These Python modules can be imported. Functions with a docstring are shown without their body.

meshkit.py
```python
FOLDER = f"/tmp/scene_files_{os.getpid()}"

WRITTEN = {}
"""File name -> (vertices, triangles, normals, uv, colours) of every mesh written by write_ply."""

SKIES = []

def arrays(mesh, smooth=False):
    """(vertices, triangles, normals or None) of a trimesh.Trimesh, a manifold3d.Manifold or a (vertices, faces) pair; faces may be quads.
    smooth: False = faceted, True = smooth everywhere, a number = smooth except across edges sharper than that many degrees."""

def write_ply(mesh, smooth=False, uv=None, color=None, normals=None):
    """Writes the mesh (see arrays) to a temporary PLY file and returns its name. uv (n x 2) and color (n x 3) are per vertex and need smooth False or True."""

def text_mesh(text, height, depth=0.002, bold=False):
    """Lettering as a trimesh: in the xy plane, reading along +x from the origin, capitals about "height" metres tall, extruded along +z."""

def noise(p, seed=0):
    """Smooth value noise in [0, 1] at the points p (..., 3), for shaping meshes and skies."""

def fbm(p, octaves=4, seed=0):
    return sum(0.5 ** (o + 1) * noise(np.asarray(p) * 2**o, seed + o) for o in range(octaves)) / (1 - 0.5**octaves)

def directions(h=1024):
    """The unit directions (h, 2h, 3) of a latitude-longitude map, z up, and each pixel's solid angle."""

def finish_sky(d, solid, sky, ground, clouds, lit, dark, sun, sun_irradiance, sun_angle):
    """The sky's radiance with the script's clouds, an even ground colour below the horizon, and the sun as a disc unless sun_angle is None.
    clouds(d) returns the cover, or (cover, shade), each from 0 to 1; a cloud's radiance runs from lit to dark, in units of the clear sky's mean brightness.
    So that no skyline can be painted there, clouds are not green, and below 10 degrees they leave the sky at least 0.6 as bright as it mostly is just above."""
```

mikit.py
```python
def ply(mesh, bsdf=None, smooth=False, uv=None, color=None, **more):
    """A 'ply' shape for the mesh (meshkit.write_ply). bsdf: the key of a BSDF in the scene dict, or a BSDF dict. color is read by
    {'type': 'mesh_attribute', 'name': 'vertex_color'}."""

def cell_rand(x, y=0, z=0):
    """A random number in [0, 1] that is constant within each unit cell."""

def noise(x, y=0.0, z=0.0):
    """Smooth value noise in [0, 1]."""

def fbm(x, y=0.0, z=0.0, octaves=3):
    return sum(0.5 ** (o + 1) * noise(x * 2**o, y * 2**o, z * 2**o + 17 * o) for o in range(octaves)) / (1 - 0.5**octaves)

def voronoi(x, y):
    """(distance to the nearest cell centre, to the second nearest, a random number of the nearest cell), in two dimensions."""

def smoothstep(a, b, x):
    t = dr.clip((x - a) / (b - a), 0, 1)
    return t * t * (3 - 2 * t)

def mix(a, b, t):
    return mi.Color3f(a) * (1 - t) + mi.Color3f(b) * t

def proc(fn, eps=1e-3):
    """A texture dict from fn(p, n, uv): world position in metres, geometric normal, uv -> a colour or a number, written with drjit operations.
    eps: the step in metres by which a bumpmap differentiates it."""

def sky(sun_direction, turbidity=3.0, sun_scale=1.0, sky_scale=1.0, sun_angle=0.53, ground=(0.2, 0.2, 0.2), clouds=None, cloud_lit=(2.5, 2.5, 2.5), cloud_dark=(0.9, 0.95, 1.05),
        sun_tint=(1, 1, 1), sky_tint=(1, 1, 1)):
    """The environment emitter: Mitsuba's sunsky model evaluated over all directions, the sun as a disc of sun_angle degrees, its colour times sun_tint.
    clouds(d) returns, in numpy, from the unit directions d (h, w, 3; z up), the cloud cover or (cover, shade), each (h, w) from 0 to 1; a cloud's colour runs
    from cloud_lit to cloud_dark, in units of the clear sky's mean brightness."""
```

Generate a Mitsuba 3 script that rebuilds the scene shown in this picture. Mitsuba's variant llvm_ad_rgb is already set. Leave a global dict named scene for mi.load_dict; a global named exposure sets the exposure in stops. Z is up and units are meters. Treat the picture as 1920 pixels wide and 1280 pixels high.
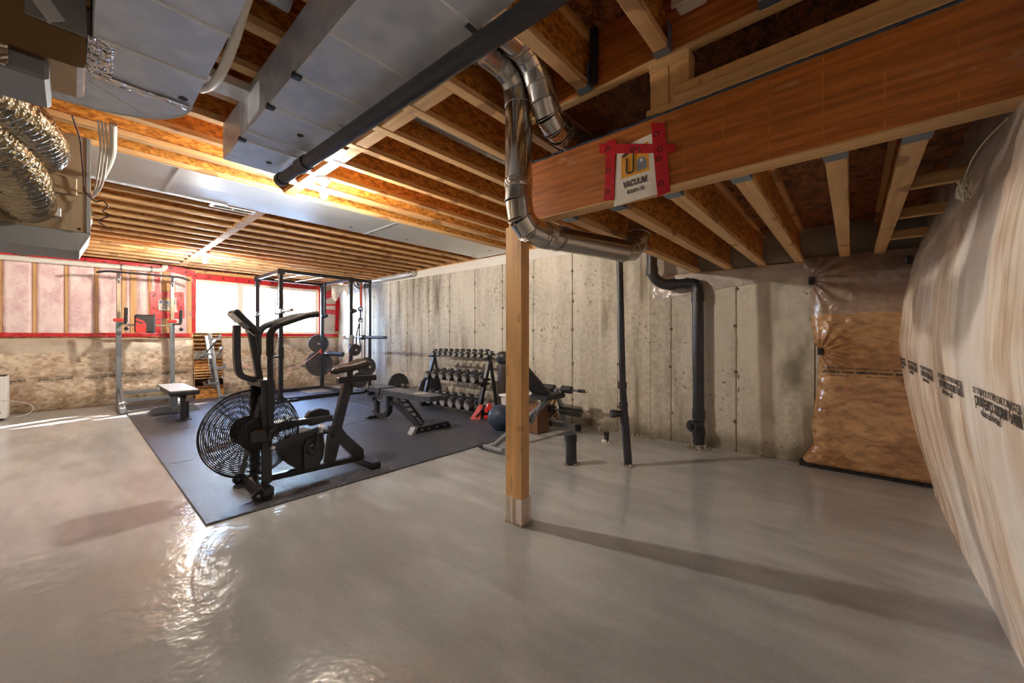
import math, random
import numpy as np, trimesh, drjit as dr, mitsuba as mi, mikit, meshkit
from mikit import noise, fbm, voronoi, cell_rand, smoothstep, mix, proc
T = mi.ScalarTransform4f
random.seed(7); rng = np.random.default_rng(7)

# ------------------------------------------------------------------ camera, sky, lamps, exposure
EYE, YAW, FOCAL = (0.0, 0.0, 1.155), math.radians(41.33), 725.0
exposure = 0.2
SUN = (2.15, 1.2, 1.50)
BULB = (2550.0, 2230.0, 1830.0)
scene = {
    'camera': {'type': 'perspective', 'fov': math.degrees(2 * math.atan(960 / FOCAL)), 'fov_axis': 'x', 'near_clip': 0.02, 'far_clip': 500.0,
               'principal_point_offset_y': 8 / 1280,
               'to_world': T().look_at(origin=EYE, target=(math.cos(YAW), math.sin(YAW), EYE[2]), up=(0, 0, 1))},
    'sky': mikit.sky(SUN, turbidity=3.0, sun_scale=90.0, sky_scale=300.0, sky_tint=(.88, .97, 1.15), ground=(.5, .5, .5)),
}
labels = {}

# ------------------------------------------------------------------ helpers
def srgb(r, g, b):
    return [((c / 255) / 12.92 if c / 255 < 0.04045 else ((c / 255 + .055) / 1.055) ** 2.4) for c in (r, g, b)]

def put(key):
    if key not in scene and key not in labels and not any(k.startswith(key + '__') for k in scene): return key
    n = 1
    while True:
        k = f'{key}_{n:03d}'
        if k not in scene and k not in labels and not any(q.startswith(k + '__') for q in scene): return k
        n += 1

def tag(key, label=None, cat=None, group=None, kind=None):
    d = {}
    if label: d['label'] = label
    if cat: d['category'] = cat
    if group: d['group'] = group
    if kind: d['kind'] = kind
    if d: labels[key] = d

def obj(name, mesh, mat, parent=None, label=None, cat=None, group=None, kind=None, smooth=False, **kw):
    key = put(f'{parent}__{name}' if parent else name)
    if isinstance(mesh, (list,)): mesh = cat_(mesh)
    scene[key] = mikit.ply(mesh, mat, smooth=smooth, **kw)
    tag(key, label, cat, group, kind)
    return key

def thing(name, label, cat, group=None):
    key = put(name); tag(key, label, cat, group); return key

def cat_(ms): return trimesh.util.concatenate(ms)
def V(*a): return np.array(a, float)
def unit(v): v = np.asarray(v, float); return v / np.linalg.norm(v)

def hullm(pts):
    return trimesh.convex.convex_hull(np.asarray(pts, float))

_SG = [np.array(q) * 2 - 1 for q in np.ndindex(2, 2, 2)]
def _chamfer_faces():
    v = np.array([s * np.where(np.arange(3) == k, 1., .8) for s in _SG for k in range(3)])
    from scipy.spatial import ConvexHull
    f = ConvexHull(v).simplices.copy()
    for t in f:
        a, b, c = v[t]
        if np.cross(b - a, c - a) @ (a + b + c) < 0: t[1], t[2] = t[2], t[1]
    return f
_CF = _chamfer_faces()

def box(lo, hi, ch=0.0):
    lo, hi = np.minimum(lo, hi).astype(float), np.maximum(lo, hi).astype(float)
    c, h = (lo + hi) / 2, (hi - lo) / 2
    ch = min(ch, h.min() * .95)
    if ch <= 0:
        m = trimesh.creation.box(extents=2 * h); m.apply_translation(c); return m
    v = np.empty((24, 3)); i = 0
    for s in _SG:
        for k in range(3):
            p = h - ch; p[k] = h[k]; v[i] = c + s * p; i += 1
    return trimesh.Trimesh(v, _CF, process=False)

def frame(d, up=(0, 0, 1)):
    d = unit(d); up = np.asarray(up, float)
    if abs(d @ up) > .98: up = V(1, 0, 0) if abs(d[0]) < .9 else V(0, 1, 0)
    s = unit(np.cross(up, d)); u = np.cross(d, s)
    return d, s, u

def bar(p0, p1, w, h, up=(0, 0, 1), ch=.004):
    """rectangular bar from p0 to p1; w sideways, h along up"""
    p0, p1 = V(*p0), V(*p1); L = np.linalg.norm(p1 - p0); d, s, u = frame(p1 - p0, up)
    m = box((0, -w / 2, -h / 2), (L, w / 2, h / 2), ch)
    M = np.eye(4); M[:3, 0], M[:3, 1], M[:3, 2], M[:3, 3] = d, s, u, p0
    m.apply_transform(M); return m

def cyl(p0, p1, r, n=20, r1=None, ch=0.0):
    p0, p1 = V(*p0), V(*p1); r1 = r if r1 is None else r1; L = np.linalg.norm(p1 - p0)
    prof = [(0, 0), (r - ch, 0)] + ([(r, ch), (r1, L - ch)] if ch else [(r, 0)][:0] + [(r1, L)]) + [(r1 - ch, L)] * (1 if ch else 0) + [(0, L)]
    return lathe(prof, p0, p1 - p0, n)

def lathe(prof, at=(0, 0, 0), axis=(0, 0, 1), n=24):
    m = trimesh.creation.revolve(np.array(prof, float), sections=n)
    M = np.eye(4); d, s, u = frame(axis); M[:3, 2], M[:3, 0], M[:3, 1] = d, s, u; M[:3, 3] = at
    m.apply_transform(M)
    return m

def bend(pts, rad, seg=6):
    """polyline with its corners rounded"""
    P = [V(*p) for p in pts]; out = [P[0]]
    for i in range(1, len(P) - 1):
        a, b = P[i - 1] - P[i], P[i + 1] - P[i]; la, lb = np.linalg.norm(a), np.linalg.norm(b)
        r = min(rad, la * .49, lb * .49); q0, q1 = P[i] + a / la * r, P[i] + b / lb * r
        for t in np.linspace(0, 1, seg + 1): out.append((1 - t) ** 2 * q0 + 2 * t * (1 - t) * P[i] + t * t * q1)
    return np.array(out + [P[-1]])

def tube(pts, r, n=12, closed=False):
    """round tube along a polyline, r one number or one per point"""
    P = np.asarray(pts, float); N = len(P); r = np.broadcast_to(np.asarray(r, float), (N,))
    tan = np.gradient(P, axis=0) if not closed else np.roll(P, -1, 0) - np.roll(P, 1, 0)
    tan /= np.linalg.norm(tan, axis=1, keepdims=True)
    d, s, u = frame(tan[0]); rings = []; a = np.arange(n) * 2 * np.pi / n
    for i in range(N):
        s = s - tan[i] * (s @ tan[i]); s = unit(s); u = np.cross(tan[i], s)
        rings.append(P[i] + r[i] * (np.cos(a)[:, None] * s + np.sin(a)[:, None] * u))
    v = np.vstack(rings); f = []
    for i in range(N if closed else N - 1):
        j = (i + 1) % N
        for k in range(n):
            l = (k + 1) % n
            f += [(i * n + k, i * n + l, j * n + l), (i * n + k, j * n + l, j * n + k)]
    if not closed:
        v = np.vstack([v, P[0], P[-1]])
        for k in range(n):
            l = (k + 1) % n
            f += [(N * n, l, k), (N * n + 1, (N - 1) * n + k, (N - 1) * n + l)]
    return trimesh.Trimesh(v, f, process=False)

def rtube(pts, w, h, up=(0, 0, 1)):
    """rectangular tube along a polyline"""
    P = np.asarray(pts, float); tan = np.gradient(P, axis=0); v = []; f = []
    for p, t in zip(P, tan):
        d, s, u = frame(t, up)
        v += [p + s * w / 2 * a + u * h / 2 * b for a, b in ((-1, -1), (1, -1), (1, 1), (-1, 1))]
    N = len(P)
    for i in range(N - 1):
        for k in range(4):
            l = (k + 1) % 4
            f += [(i * 4 + k, i * 4 + l, i * 4 + 4 + l), (i * 4 + k, i * 4 + 4 + l, i * 4 + 4 + k)]
    e = (N - 1) * 4
    f += [(0, 2, 1), (0, 3, 2), (e, e + 1, e + 2), (e, e + 2, e + 3)]
    return trimesh.Trimesh(v, f, process=False)

def prism(poly, lo, hi, axis):
    """polygon extruded along a world axis; poly gives the two other coordinates in x, y, z order"""
    from shapely.geometry import Polygon
    m = trimesh.creation.extrude_polygon(Polygon(poly), hi - lo, engine='earcut')
    v = m.vertices.copy(); w = np.zeros_like(v); k = 'xyz'.index(axis); o = [i for i in range(3) if i != k]
    w[:, o[0]], w[:, o[1]], w[:, k] = v[:, 0], v[:, 1], v[:, 2] + lo
    m = trimesh.Trimesh(w, m.faces, process=False); m.fix_normals(); return m

def grid(fn, us, vs):
    """surface fn(U, V) -> (x, y, z) arrays; returns an open mesh"""
    U, W = np.meshgrid(us, vs, indexing='ij'); p = np.stack(np.broadcast_arrays(*fn(U, W)), -1).reshape(-1, 3)
    a, b = len(us), len(vs); i = np.arange(a * b).reshape(a, b)
    q = np.stack([i[:-1, :-1], i[1:, :-1], i[1:, 1:], i[:-1, 1:]], -1).reshape(-1, 4)
    return trimesh.Trimesh(p, np.vstack([q[:, [0, 1, 2]], q[:, [0, 2, 3]]]), process=False)

_WORDS = {}
def word(text, h, at, right, up, depth=.002, bold=False, width=None, fn=None, centre=False):
    """lettering on a plane: starts at `at`, reads along right; or warped through fn(a, b, c) -> points"""
    if (text, bold) not in _WORDS: _WORDS[text, bold] = meshkit.text_mesh(text, 1., 1., bold)
    m = _WORDS[text, bold]; v = np.array(m.vertices) * (h, h, depth)
    if width: v[:, 0] *= width / (v[:, 0].max() - v[:, 0].min())
    if centre: v[:, 0] -= (v[:, 0].max() + v[:, 0].min()) / 2
    if fn is not None: w = fn(v[:, 0], v[:, 1], v[:, 2])
    else:
        r, u = unit(right), unit(up); n = np.cross(r, u)
        w = V(*at) + v[:, :1] * r + v[:, 1:2] * u + v[:, 2:] * n
    return trimesh.Trimesh(w, m.faces, process=False)

def fb(x, y, z=0, o=3, seed=0): return meshkit.fbm(np.stack(np.broadcast_arrays(x, y, np.asarray(z, float)), -1), o, seed) - .5

# ------------------------------------------------------------------ materials
def rgb(c): return {'type': 'rgb', 'value': list(map(float, c))}
def mat(name, col, rough=.5, metal=0., spec=.5, bump=None, bump_scale=1., clear=0., eps=1e-3, **kw):
    b = {'type': 'principled', 'base_color': proc(col) if callable(col) else rgb(col), 'roughness': proc(rough) if callable(rough) else float(rough),
         'metallic': float(metal), 'specular': float(spec), **kw}
    if clear: b['clearcoat'] = float(clear); b['clearcoat_gloss'] = .9
    if bump: b = {'type': 'bumpmap', 'nested': b, 'arbitrary': proc(bump, eps), 'scale': float(bump_scale)}
    scene[name] = {'type': 'twosided', 'bsdf': b}
    return name

def c_lumber(p, n, uv):
    g = fbm(p.x * 1.5, p.y * 38, p.z * 38, 3); b = fbm(p.x * 2 + 9, p.y * 2, p.z * 3, 2)
    k = smoothstep(.72, .8, noise(p.x * 7, p.y * 9, p.z * 9))
    return mix(mix(srgb(226, 190, 138), srgb(188, 138, 84), g), srgb(120, 76, 40), k * .6) * (.85 + .4 * b)
mat('lumber', c_lumber, .6)
def c_lumber_y(p, n, uv):
    g = fbm(p.x * 38, p.y * 1.5, p.z * 38, 3); b = fbm(p.x * 2 + 9, p.y * 2, p.z * 3, 2)
    return mix(srgb(224, 186, 132), srgb(176, 128, 76), g) * (.75 + .5 * b)
mat('lumber_y', c_lumber_y, .6)
def c_lumber_z(p, n, uv):
    g = fbm(p.x * 38, p.y * 38, p.z * 1.5, 2)
    return mix(srgb(226, 190, 142), srgb(186, 138, 88), g)
mat('lumber_z', c_lumber_z, .6)
def c_post(p, n, uv):
    g = fbm(p.x * 30, p.y * 30, p.z * 1.6, 3); k = smoothstep(.80, .86, noise(p.x * 34, p.y * 34, p.z * 15))
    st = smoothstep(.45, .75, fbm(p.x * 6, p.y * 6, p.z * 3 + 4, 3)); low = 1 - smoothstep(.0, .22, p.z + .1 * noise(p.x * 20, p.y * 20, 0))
    c = mix(srgb(226, 180, 122), srgb(198, 146, 86), g)
    c = mix(c, srgb(126, 84, 44), k * .35); c = mix(c, srgb(140, 112, 82), st * .35)
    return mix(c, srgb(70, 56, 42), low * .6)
mat('post_wood', c_post, .55)
def c_osb(p, n, uv):
    f1 = fbm(p.x * 26, p.y * 26, p.z * 40, 2); f2 = noise(p.x * 70, p.y * 70, p.z * 90); b = fbm(p.x * 3, p.y * 3, p.z * 3, 2)
    return mix(srgb(216, 152, 70), srgb(150, 88, 32), smoothstep(.25, .75, f1 * .65 + f2 * .35)) * (.7 + .6 * b)
mat('osb_web', c_osb, .5)
def c_deck(p, n, uv):
    f1 = fbm(p.x * 14, p.y * 22, 0, 3); f2 = noise(p.x * 60, p.y * 90, 0)
    return mix(srgb(158, 98, 48), srgb(84, 46, 20), smoothstep(.25, .75, f1 * .6 + f2 * .4))
mat('osb_deck', c_deck, .6)
def c_beam(p, n, uv):
    g = fbm(p.x * 10, p.y * 5, p.z * 60, 4); b = fbm(p.x, p.y * 2.2 + 5, p.z * 3, 3); w = smoothstep(.62, .75, fbm(p.x, p.y * 5 + 3, p.z * 9, 4)) * smoothstep(.4, .7, noise(p.y * 30, p.z * 60, 0))
    c = mix(srgb(190, 114, 48), srgb(156, 84, 30), smoothstep(.2, .8, g)) * (.75 + .5 * b)
    return mix(c, srgb(206, 172, 140), w * .55)
mat('beam_wood', c_beam, .45)
def c_seamwood(p, n, uv): return mix(srgb(206, 132, 52), srgb(150, 84, 30), noise(p.x, p.y * 40, p.z * 30))
mat('beam_joint', c_seamwood, .5)

def b_wall(p, n, uv):
    pit = smoothstep(.70, .80, noise(p.y * 42, p.z * 42, p.x)) * smoothstep(.45, .62, fbm(p.y * 2.2, p.z * 1.6, 3., 2))
    return fbm(p.y * 9, p.z * 9, p.x, 4) * .010 - pit * .007 + noise(p.y * 90, p.z * 12, 0) * .0015
def c_wall(p, n, uv):
    big = fbm(p.y * 1.1, p.z * .7, 1, 3); streak = fbm(p.y * 11, p.z * 1.1, 2, 3); fine = fbm(p.y * 30, p.z * 30, 0, 3)
    pit = smoothstep(.70, .78, noise(p.y * 42, p.z * 42, p.x)) * smoothstep(.45, .62, fbm(p.y * 2.2, p.z * 1.6, 3., 2))
    pan = cell_rand(dr.floor(p.y * 1.53 + .3), 3, 1)
    c = mix(srgb(224, 219, 206), srgb(172, 165, 149), smoothstep(.3, .72, big * .5 + streak * .3 + fine * .2))
    c = mix(c, srgb(112, 98, 74), smoothstep(.62, .8, streak) * smoothstep(.45, .6, big) * .6)
    c = mix(c, srgb(104, 92, 72), pit * .7)
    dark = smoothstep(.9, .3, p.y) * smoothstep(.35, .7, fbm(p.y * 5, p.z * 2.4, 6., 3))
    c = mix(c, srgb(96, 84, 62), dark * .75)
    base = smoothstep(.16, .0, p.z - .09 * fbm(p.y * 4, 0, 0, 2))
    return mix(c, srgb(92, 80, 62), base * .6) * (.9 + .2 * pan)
mat('concrete_wall', c_wall, .8, spec=.3, bump=b_wall, bump_scale=1.)
def c_plainconc(p, n, uv): return mix(srgb(178, 170, 156), srgb(136, 128, 114), fbm(p.x * 6, p.y * 6, p.z * 6, 3))
mat('concrete_plain', c_plainconc, .85)
mat('seam_dark', srgb(112, 100, 82), .9)

def b_floor(p, n, uv):
    trowel = fbm(p.x * 5.0 + 1.6 * noise(p.x * 1.3, p.y * 1.3, 0), p.y * 3.0, 4, 3)
    return trowel * .006 + fbm(p.x * 16, p.y * 16, 0, 2) * .0016 + fbm(p.x * 55, p.y * 55, 0, 2) * .0008
def c_floor(p, n, uv):
    b = fbm(p.x * .8, p.y * .8, 0, 4); s = fbm(p.x * 9, p.y * 2.5, 3, 3); f = noise(p.x * 160, p.y * 160, 0)
    c = mix(srgb(172, 174, 176), srgb(146, 148, 150), smoothstep(.3, .7, b * .6 + s * .4))
    return c * (.94 + .12 * f)
def r_floor(p, n, uv): return .09 + .12 * fbm(p.x * 2.2, p.y * 2.2, 7, 3)
mat('floor_paint', c_floor, r_floor, spec=.62, bump=b_floor, bump_scale=1.)

def c_brown(p, n, uv):
    q = fbm(p.x * 4, p.y * 4, p.z * 5, 3)
    a = fbm(p.x * 5 + 3 * q, p.y * 5 + 3 * q, p.z * 9 + 3 * q, 4); f = fbm(p.x * 24, p.y * 20 + 3 * q, p.z * 34 + 3 * q, 4)
    t = smoothstep(.25, .78, a * .6 + f * .4)
    c = mix(srgb(200, 158, 112), srgb(134, 90, 54), t)
    c = mix(c, srgb(98, 66, 44), smoothstep(.62, .8, f) * .35)
    top = smoothstep(1.36, 1.375, p.z + .02 * noise(p.y * 12, 0, 0)) * smoothstep(2., 4., p.x) * smoothstep(4., 2.5, p.y)
    return mix(c, mix(srgb(172, 156, 146), srgb(120, 100, 90), a), top * .8)
def b_poly(p, n, uv): return fbm(p.x * 10, p.y * 10, p.z * 10, 3) * .012 + fbm(p.x * 45, p.y * 45, p.z * 30, 2) * .003
mat('insulation_brown', c_brown, .28, spec=.6, bump=b_poly, bump_scale=.8)
def c_bulge(p, n, uv):
    st = fbm(p.x * 14, p.z * 2.2, 2, 3); f = fbm(p.x * 46, p.z * 7, 2, 3); b = fbm(p.x * 5, p.z * 5, 4, 3)
    c = mix(srgb(230, 220, 208), srgb(172, 138, 106), smoothstep(.3, .72, st * .35 + f * .3 + b * .35))
    c = mix(c, srgb(228, 226, 226), smoothstep(.42, .62, fbm(p.x * 3 + 1.3, p.z * .7, 9, 2)) * .75 * smoothstep(3.9, 2.2, p.x))
    return mix(c, mix(srgb(186, 180, 175), srgb(140, 130, 123), b), smoothstep(1.5, 1.66, p.z + .08 * noise(p.x * 3, 0, 0)) * .8)
def b_bulge(p, n, uv): return fbm(p.x * 26, p.z * 1.6, 2, 3) * .003 + fbm(p.x * 40, p.z * 12, 2, 2) * .0015
mat('insulation_bulge', c_bulge, .33, spec=.55, bump=b_bulge, bump_scale=1.)
def c_backroll(p, n, uv):
    q = fbm(p.x * 4, p.z * 5, 1, 3)
    a = fbm(p.x * 3 + q, p.z * 6 + q, 0, 4); f = fbm(p.x * 20 + 2 * q, p.z * 30 + 2 * q, 3, 4)
    c = mix(srgb(224, 208, 188), srgb(164, 138, 110), smoothstep(.25, .75, a * .4 + f * .6))
    c = mix(c, srgb(126, 98, 74), smoothstep(.66, .84, f) * .3)
    return mix(c, mix(srgb(204, 194, 180), srgb(172, 160, 144), a), smoothstep(.9, .92, p.z + .01 * noise(p.x * 9, 0, 0)) * .85)
mat('insulation_back', c_backroll, .30, spec=.6, bump=b_poly, bump_scale=.8)
def c_pink(p, n, uv):
    a = fbm(p.x * 8, p.z * 5, 0, 4); f = fbm(p.x * 40, p.z * 30, 0, 2)
    return mix(srgb(244, 226, 228), srgb(220, 186, 194), smoothstep(.3, .75, a * .7 + f * .3))
mat('insulation_pink', c_pink, .35, spec=.5, bump=b_poly, bump_scale=.8)
def c_poly(p, n, uv): return mix(srgb(206, 198, 192), srgb(160, 148, 140), fbm(p.x * 9, p.y * 9, p.z * 9, 3))
mat('poly_sheet', c_poly, .22, spec=.6, bump=b_poly, bump_scale=1.2)
mat('poly_white', srgb(232, 230, 224), .3, spec=.5, bump=b_poly, bump_scale=1.)

def c_galv(p, n, uv):
    s = fbm(p.x * 14, p.y * 14, p.z * 14, 3); b = fbm(p.x * 3, p.y * 3, p.z * 3, 3)
    return mix(srgb(220, 228, 240), srgb(192, 203, 220), smoothstep(.3, .7, s * .5 + b * .5))
def r_galv(p, n, uv): return .30 + .16 * fbm(p.x * 4, p.y * 4, p.z * 4, 3)
mat('galvanised', c_galv, r_galv, metal=.25)
mat('galvanised_pale', srgb(214, 214, 210), .42, metal=.55)
mat('spiral_duct', srgb(196, 192, 186), .2, metal=1.)
mat('strap_metal', srgb(176, 176, 178), .35, metal=1.)
def b_foil(p, n, uv): return fbm(p.x * 40, p.y * 40, p.z * 40, 3) * .012
mat('foil', srgb(164, 146, 116), .26, metal=1., bump=b_foil, bump_scale=1.)
mat('foil_tape', srgb(214, 208, 200), .18, metal=1., bump=b_foil, bump_scale=1.4)
mat('seam_bright', srgb(228, 234, 240), .3, metal=.3)
mat('unit_metal', srgb(166, 150, 124), .4, metal=.6)
mat('plenum_metal', srgb(150, 124, 88), .38, metal=.9)
mat('black_metal', srgb(28, 30, 35), .35, spec=.5)
mat('black_matte', srgb(24, 24, 26), .6)
mat('abs_pipe', srgb(32, 32, 35), .38)
mat('dark_vinyl', srgb(40, 40, 43), .42, spec=.5)
mat('brown_vinyl', srgb(50, 40, 35), .4)
def b_mat(p, n, uv): return noise(p.x * 260, p.y * 260, 0) * .0022
def c_mat(p, n, uv):
    s = smoothstep(.72, .8, noise(p.x * 190, p.y * 190, 5)); w = smoothstep(.66, .74, noise(p.x * 90, p.y * 90, 2))
    return mix(mix(srgb(46, 49, 56), srgb(66, 70, 80), fbm(p.x * 3, p.y * 3, 0, 3)), srgb(112, 116, 128), s * .7) * (1 - .25 * w)
mat('rubber_mat', c_mat, .34, spec=.5, bump=b_mat, bump_scale=1., eps=5e-4)
mat('iron', srgb(58, 58, 60), .5, metal=.3)
mat('steel_grey', srgb(142, 150, 158), .35, metal=.5)
mat('steel_bronze', srgb(150, 136, 116), .3, metal=.6)
mat('chrome', srgb(214, 214, 216), .14, metal=1.)
mat('hex_face', srgb(168, 168, 170), .45, metal=.1)
mat('red_tape', srgb(196, 34, 44), .32, spec=.5, bump=b_foil, bump_scale=.3)
mat('tape_print', srgb(60, 12, 16), .5)
mat('red_plastic', srgb(214, 52, 48), .4)
mat('red_band', srgb(222, 74, 58), .5)
mat('pink_band', srgb(232, 150, 140), .5)
mat('white_paper', srgb(236, 230, 220), .7)
mat('ink', srgb(40, 40, 42), .6)
mat('print_ink', srgb(44, 38, 36), .5)
mat('orange_ink', srgb(232, 164, 52), .6)
mat('grey_ink', srgb(124, 126, 134), .6)
mat('blue_ink', srgb(30, 74, 130), .5)
mat('white_plastic', srgb(236, 238, 240), .3)
mat('pvc', srgb(232, 232, 226), .35)
mat('vent_white', srgb(214, 210, 200), .4)
mat('navy_rubber', srgb(44, 58, 78), .5)
mat('pale_vinyl', srgb(204, 208, 220), .35)
mat('bench_top', srgb(58, 62, 70), .3, spec=.6)
mat('clear_bin', srgb(206, 202, 206), .25)
mat('dark_board', srgb(84, 52, 26), .6)
mat('galvanised_dull', srgb(134, 138, 140), .55, metal=.4)
mat('cardboard', srgb(120, 84, 62), .8)
def c_towel(p, n, uv): return mix(srgb(226, 206, 170), srgb(120, 84, 56), smoothstep(.42, .5, dr.abs(dr.sin((p.y * 1.0 + .25 * p.z) * 95 + 2.5 * noise(p.z * 16, p.y * 6, 0)))))
mat('towel', c_towel, .9)
mat('gasket', srgb(30, 44, 66), .4)
mat('hanger_blue', srgb(118, 136, 156), .4, metal=.6)
mat('window_vinyl', srgb(236, 232, 226), .4)
mat('wire_white', srgb(222, 218, 206), .5)
mat('wire_dark', srgb(60, 34, 34), .5)
mat('ground_out', srgb(176, 172, 162), .9)
scene['glass'] = {'type': 'thindielectric'}
scene['mirror_glass'] = {'type': 'conductor', 'material': 'Ag'}

# ================================================================== THE ROOM
CX, YB, YR, XL, YF = 4.42, 9.5, -.5, -3.0, -.5
ZJ, ZD = 2.45, 2.75
obj('floor', box((XL - .1, YR - .2, -.12), (CX + .2, YB + .2, 0)), 'floor_paint', kind='structure')
obj('ground', box((-30, YB + .25, .2), (40, 60, .95)), 'ground_out', kind='structure')

# ---- concrete wall on the right: form panels between the joints
obj('wall_right', box((CX + .03, YR - .2, 0), (CX + .25, 1.75, 1.86)) + box((CX + .03, 1.75, 0), (CX + .25, YB + .2, 2.43)), 'seam_dark', kind='structure')
seams = [-.5, .25, .879, 1.521, 2.161, 2.813, 3.47, 4.09, 4.714, 5.361, 5.967, 6.667, 7.295, 7.97, 8.62, YB + .1]
for a, b in zip(seams[:-1], seams[1:]):
    for lo, hi, z1 in ([(a, b, 1.855)] if b < 1.75 else [(a, 1.75, 1.855), (1.75, b, 2.425)] if a < 1.75 else [(a, b, 2.425)]):
        off = rng.uniform(-.003, .004)
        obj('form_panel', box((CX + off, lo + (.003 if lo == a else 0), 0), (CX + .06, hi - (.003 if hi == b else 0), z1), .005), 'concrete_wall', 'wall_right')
for s in seams[2:-1]:
    pts = [V(CX + .003, s + rng.uniform(-.006, .006), z) for z in np.linspace(.02, 1.7 if s < 1.75 else 2.3, 26)]
    obj('joint_ridge', tube(pts, rng.uniform(.002, .007, 26), 5), 'concrete_plain', 'wall_right')
    for z in (.32, .82, 1.26, 1.62) + ((2.05,) if s > 1.75 else ()):
        obj('form_tie', lathe([(0, .014), (.008, .012), (.016, .006), (.02, 0)], (CX + .004, s + rng.uniform(-.01, .01), z + rng.uniform(-.03, .03)), (-1, 0, 0), 7), 'seam_dark', 'wall_right')
obj('sill_band', prism([(1.76, 2.268), (YB, 2.33), (YB, 2.432), (1.76, 2.432)], CX - .006, CX + .01, 'x'), 'poly_white', 'wall_right')
obj('sill_band', prism([(.2, 1.72), (1.0, 1.66), (1.72, 1.575), (1.72, 1.84), (.2, 1.84)], CX - .007, CX + .01, 'x'), 'poly_sheet', 'wall_right')
obj('sill_plate', box((CX - .005, 1.76, 2.43), (CX + .14, YB, ZJ), .003), 'lumber_y', 'wall_right')
obj('sill_plate', box((CX - .005, YR, 1.826), (CX + .14, 1.76, 1.847), .003), 'lumber_y', 'wall_right')
obj('rim_board', box((CX + .02, 1.75, ZJ), (CX + .06, YB, ZD)), 'lumber_y', 'wall_right')
obj('rim_board', box((CX + .02, YR - .1, 1.86), (CX + .06, 1.76, ZD)), 'concrete_plain', 'wall_right')

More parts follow.
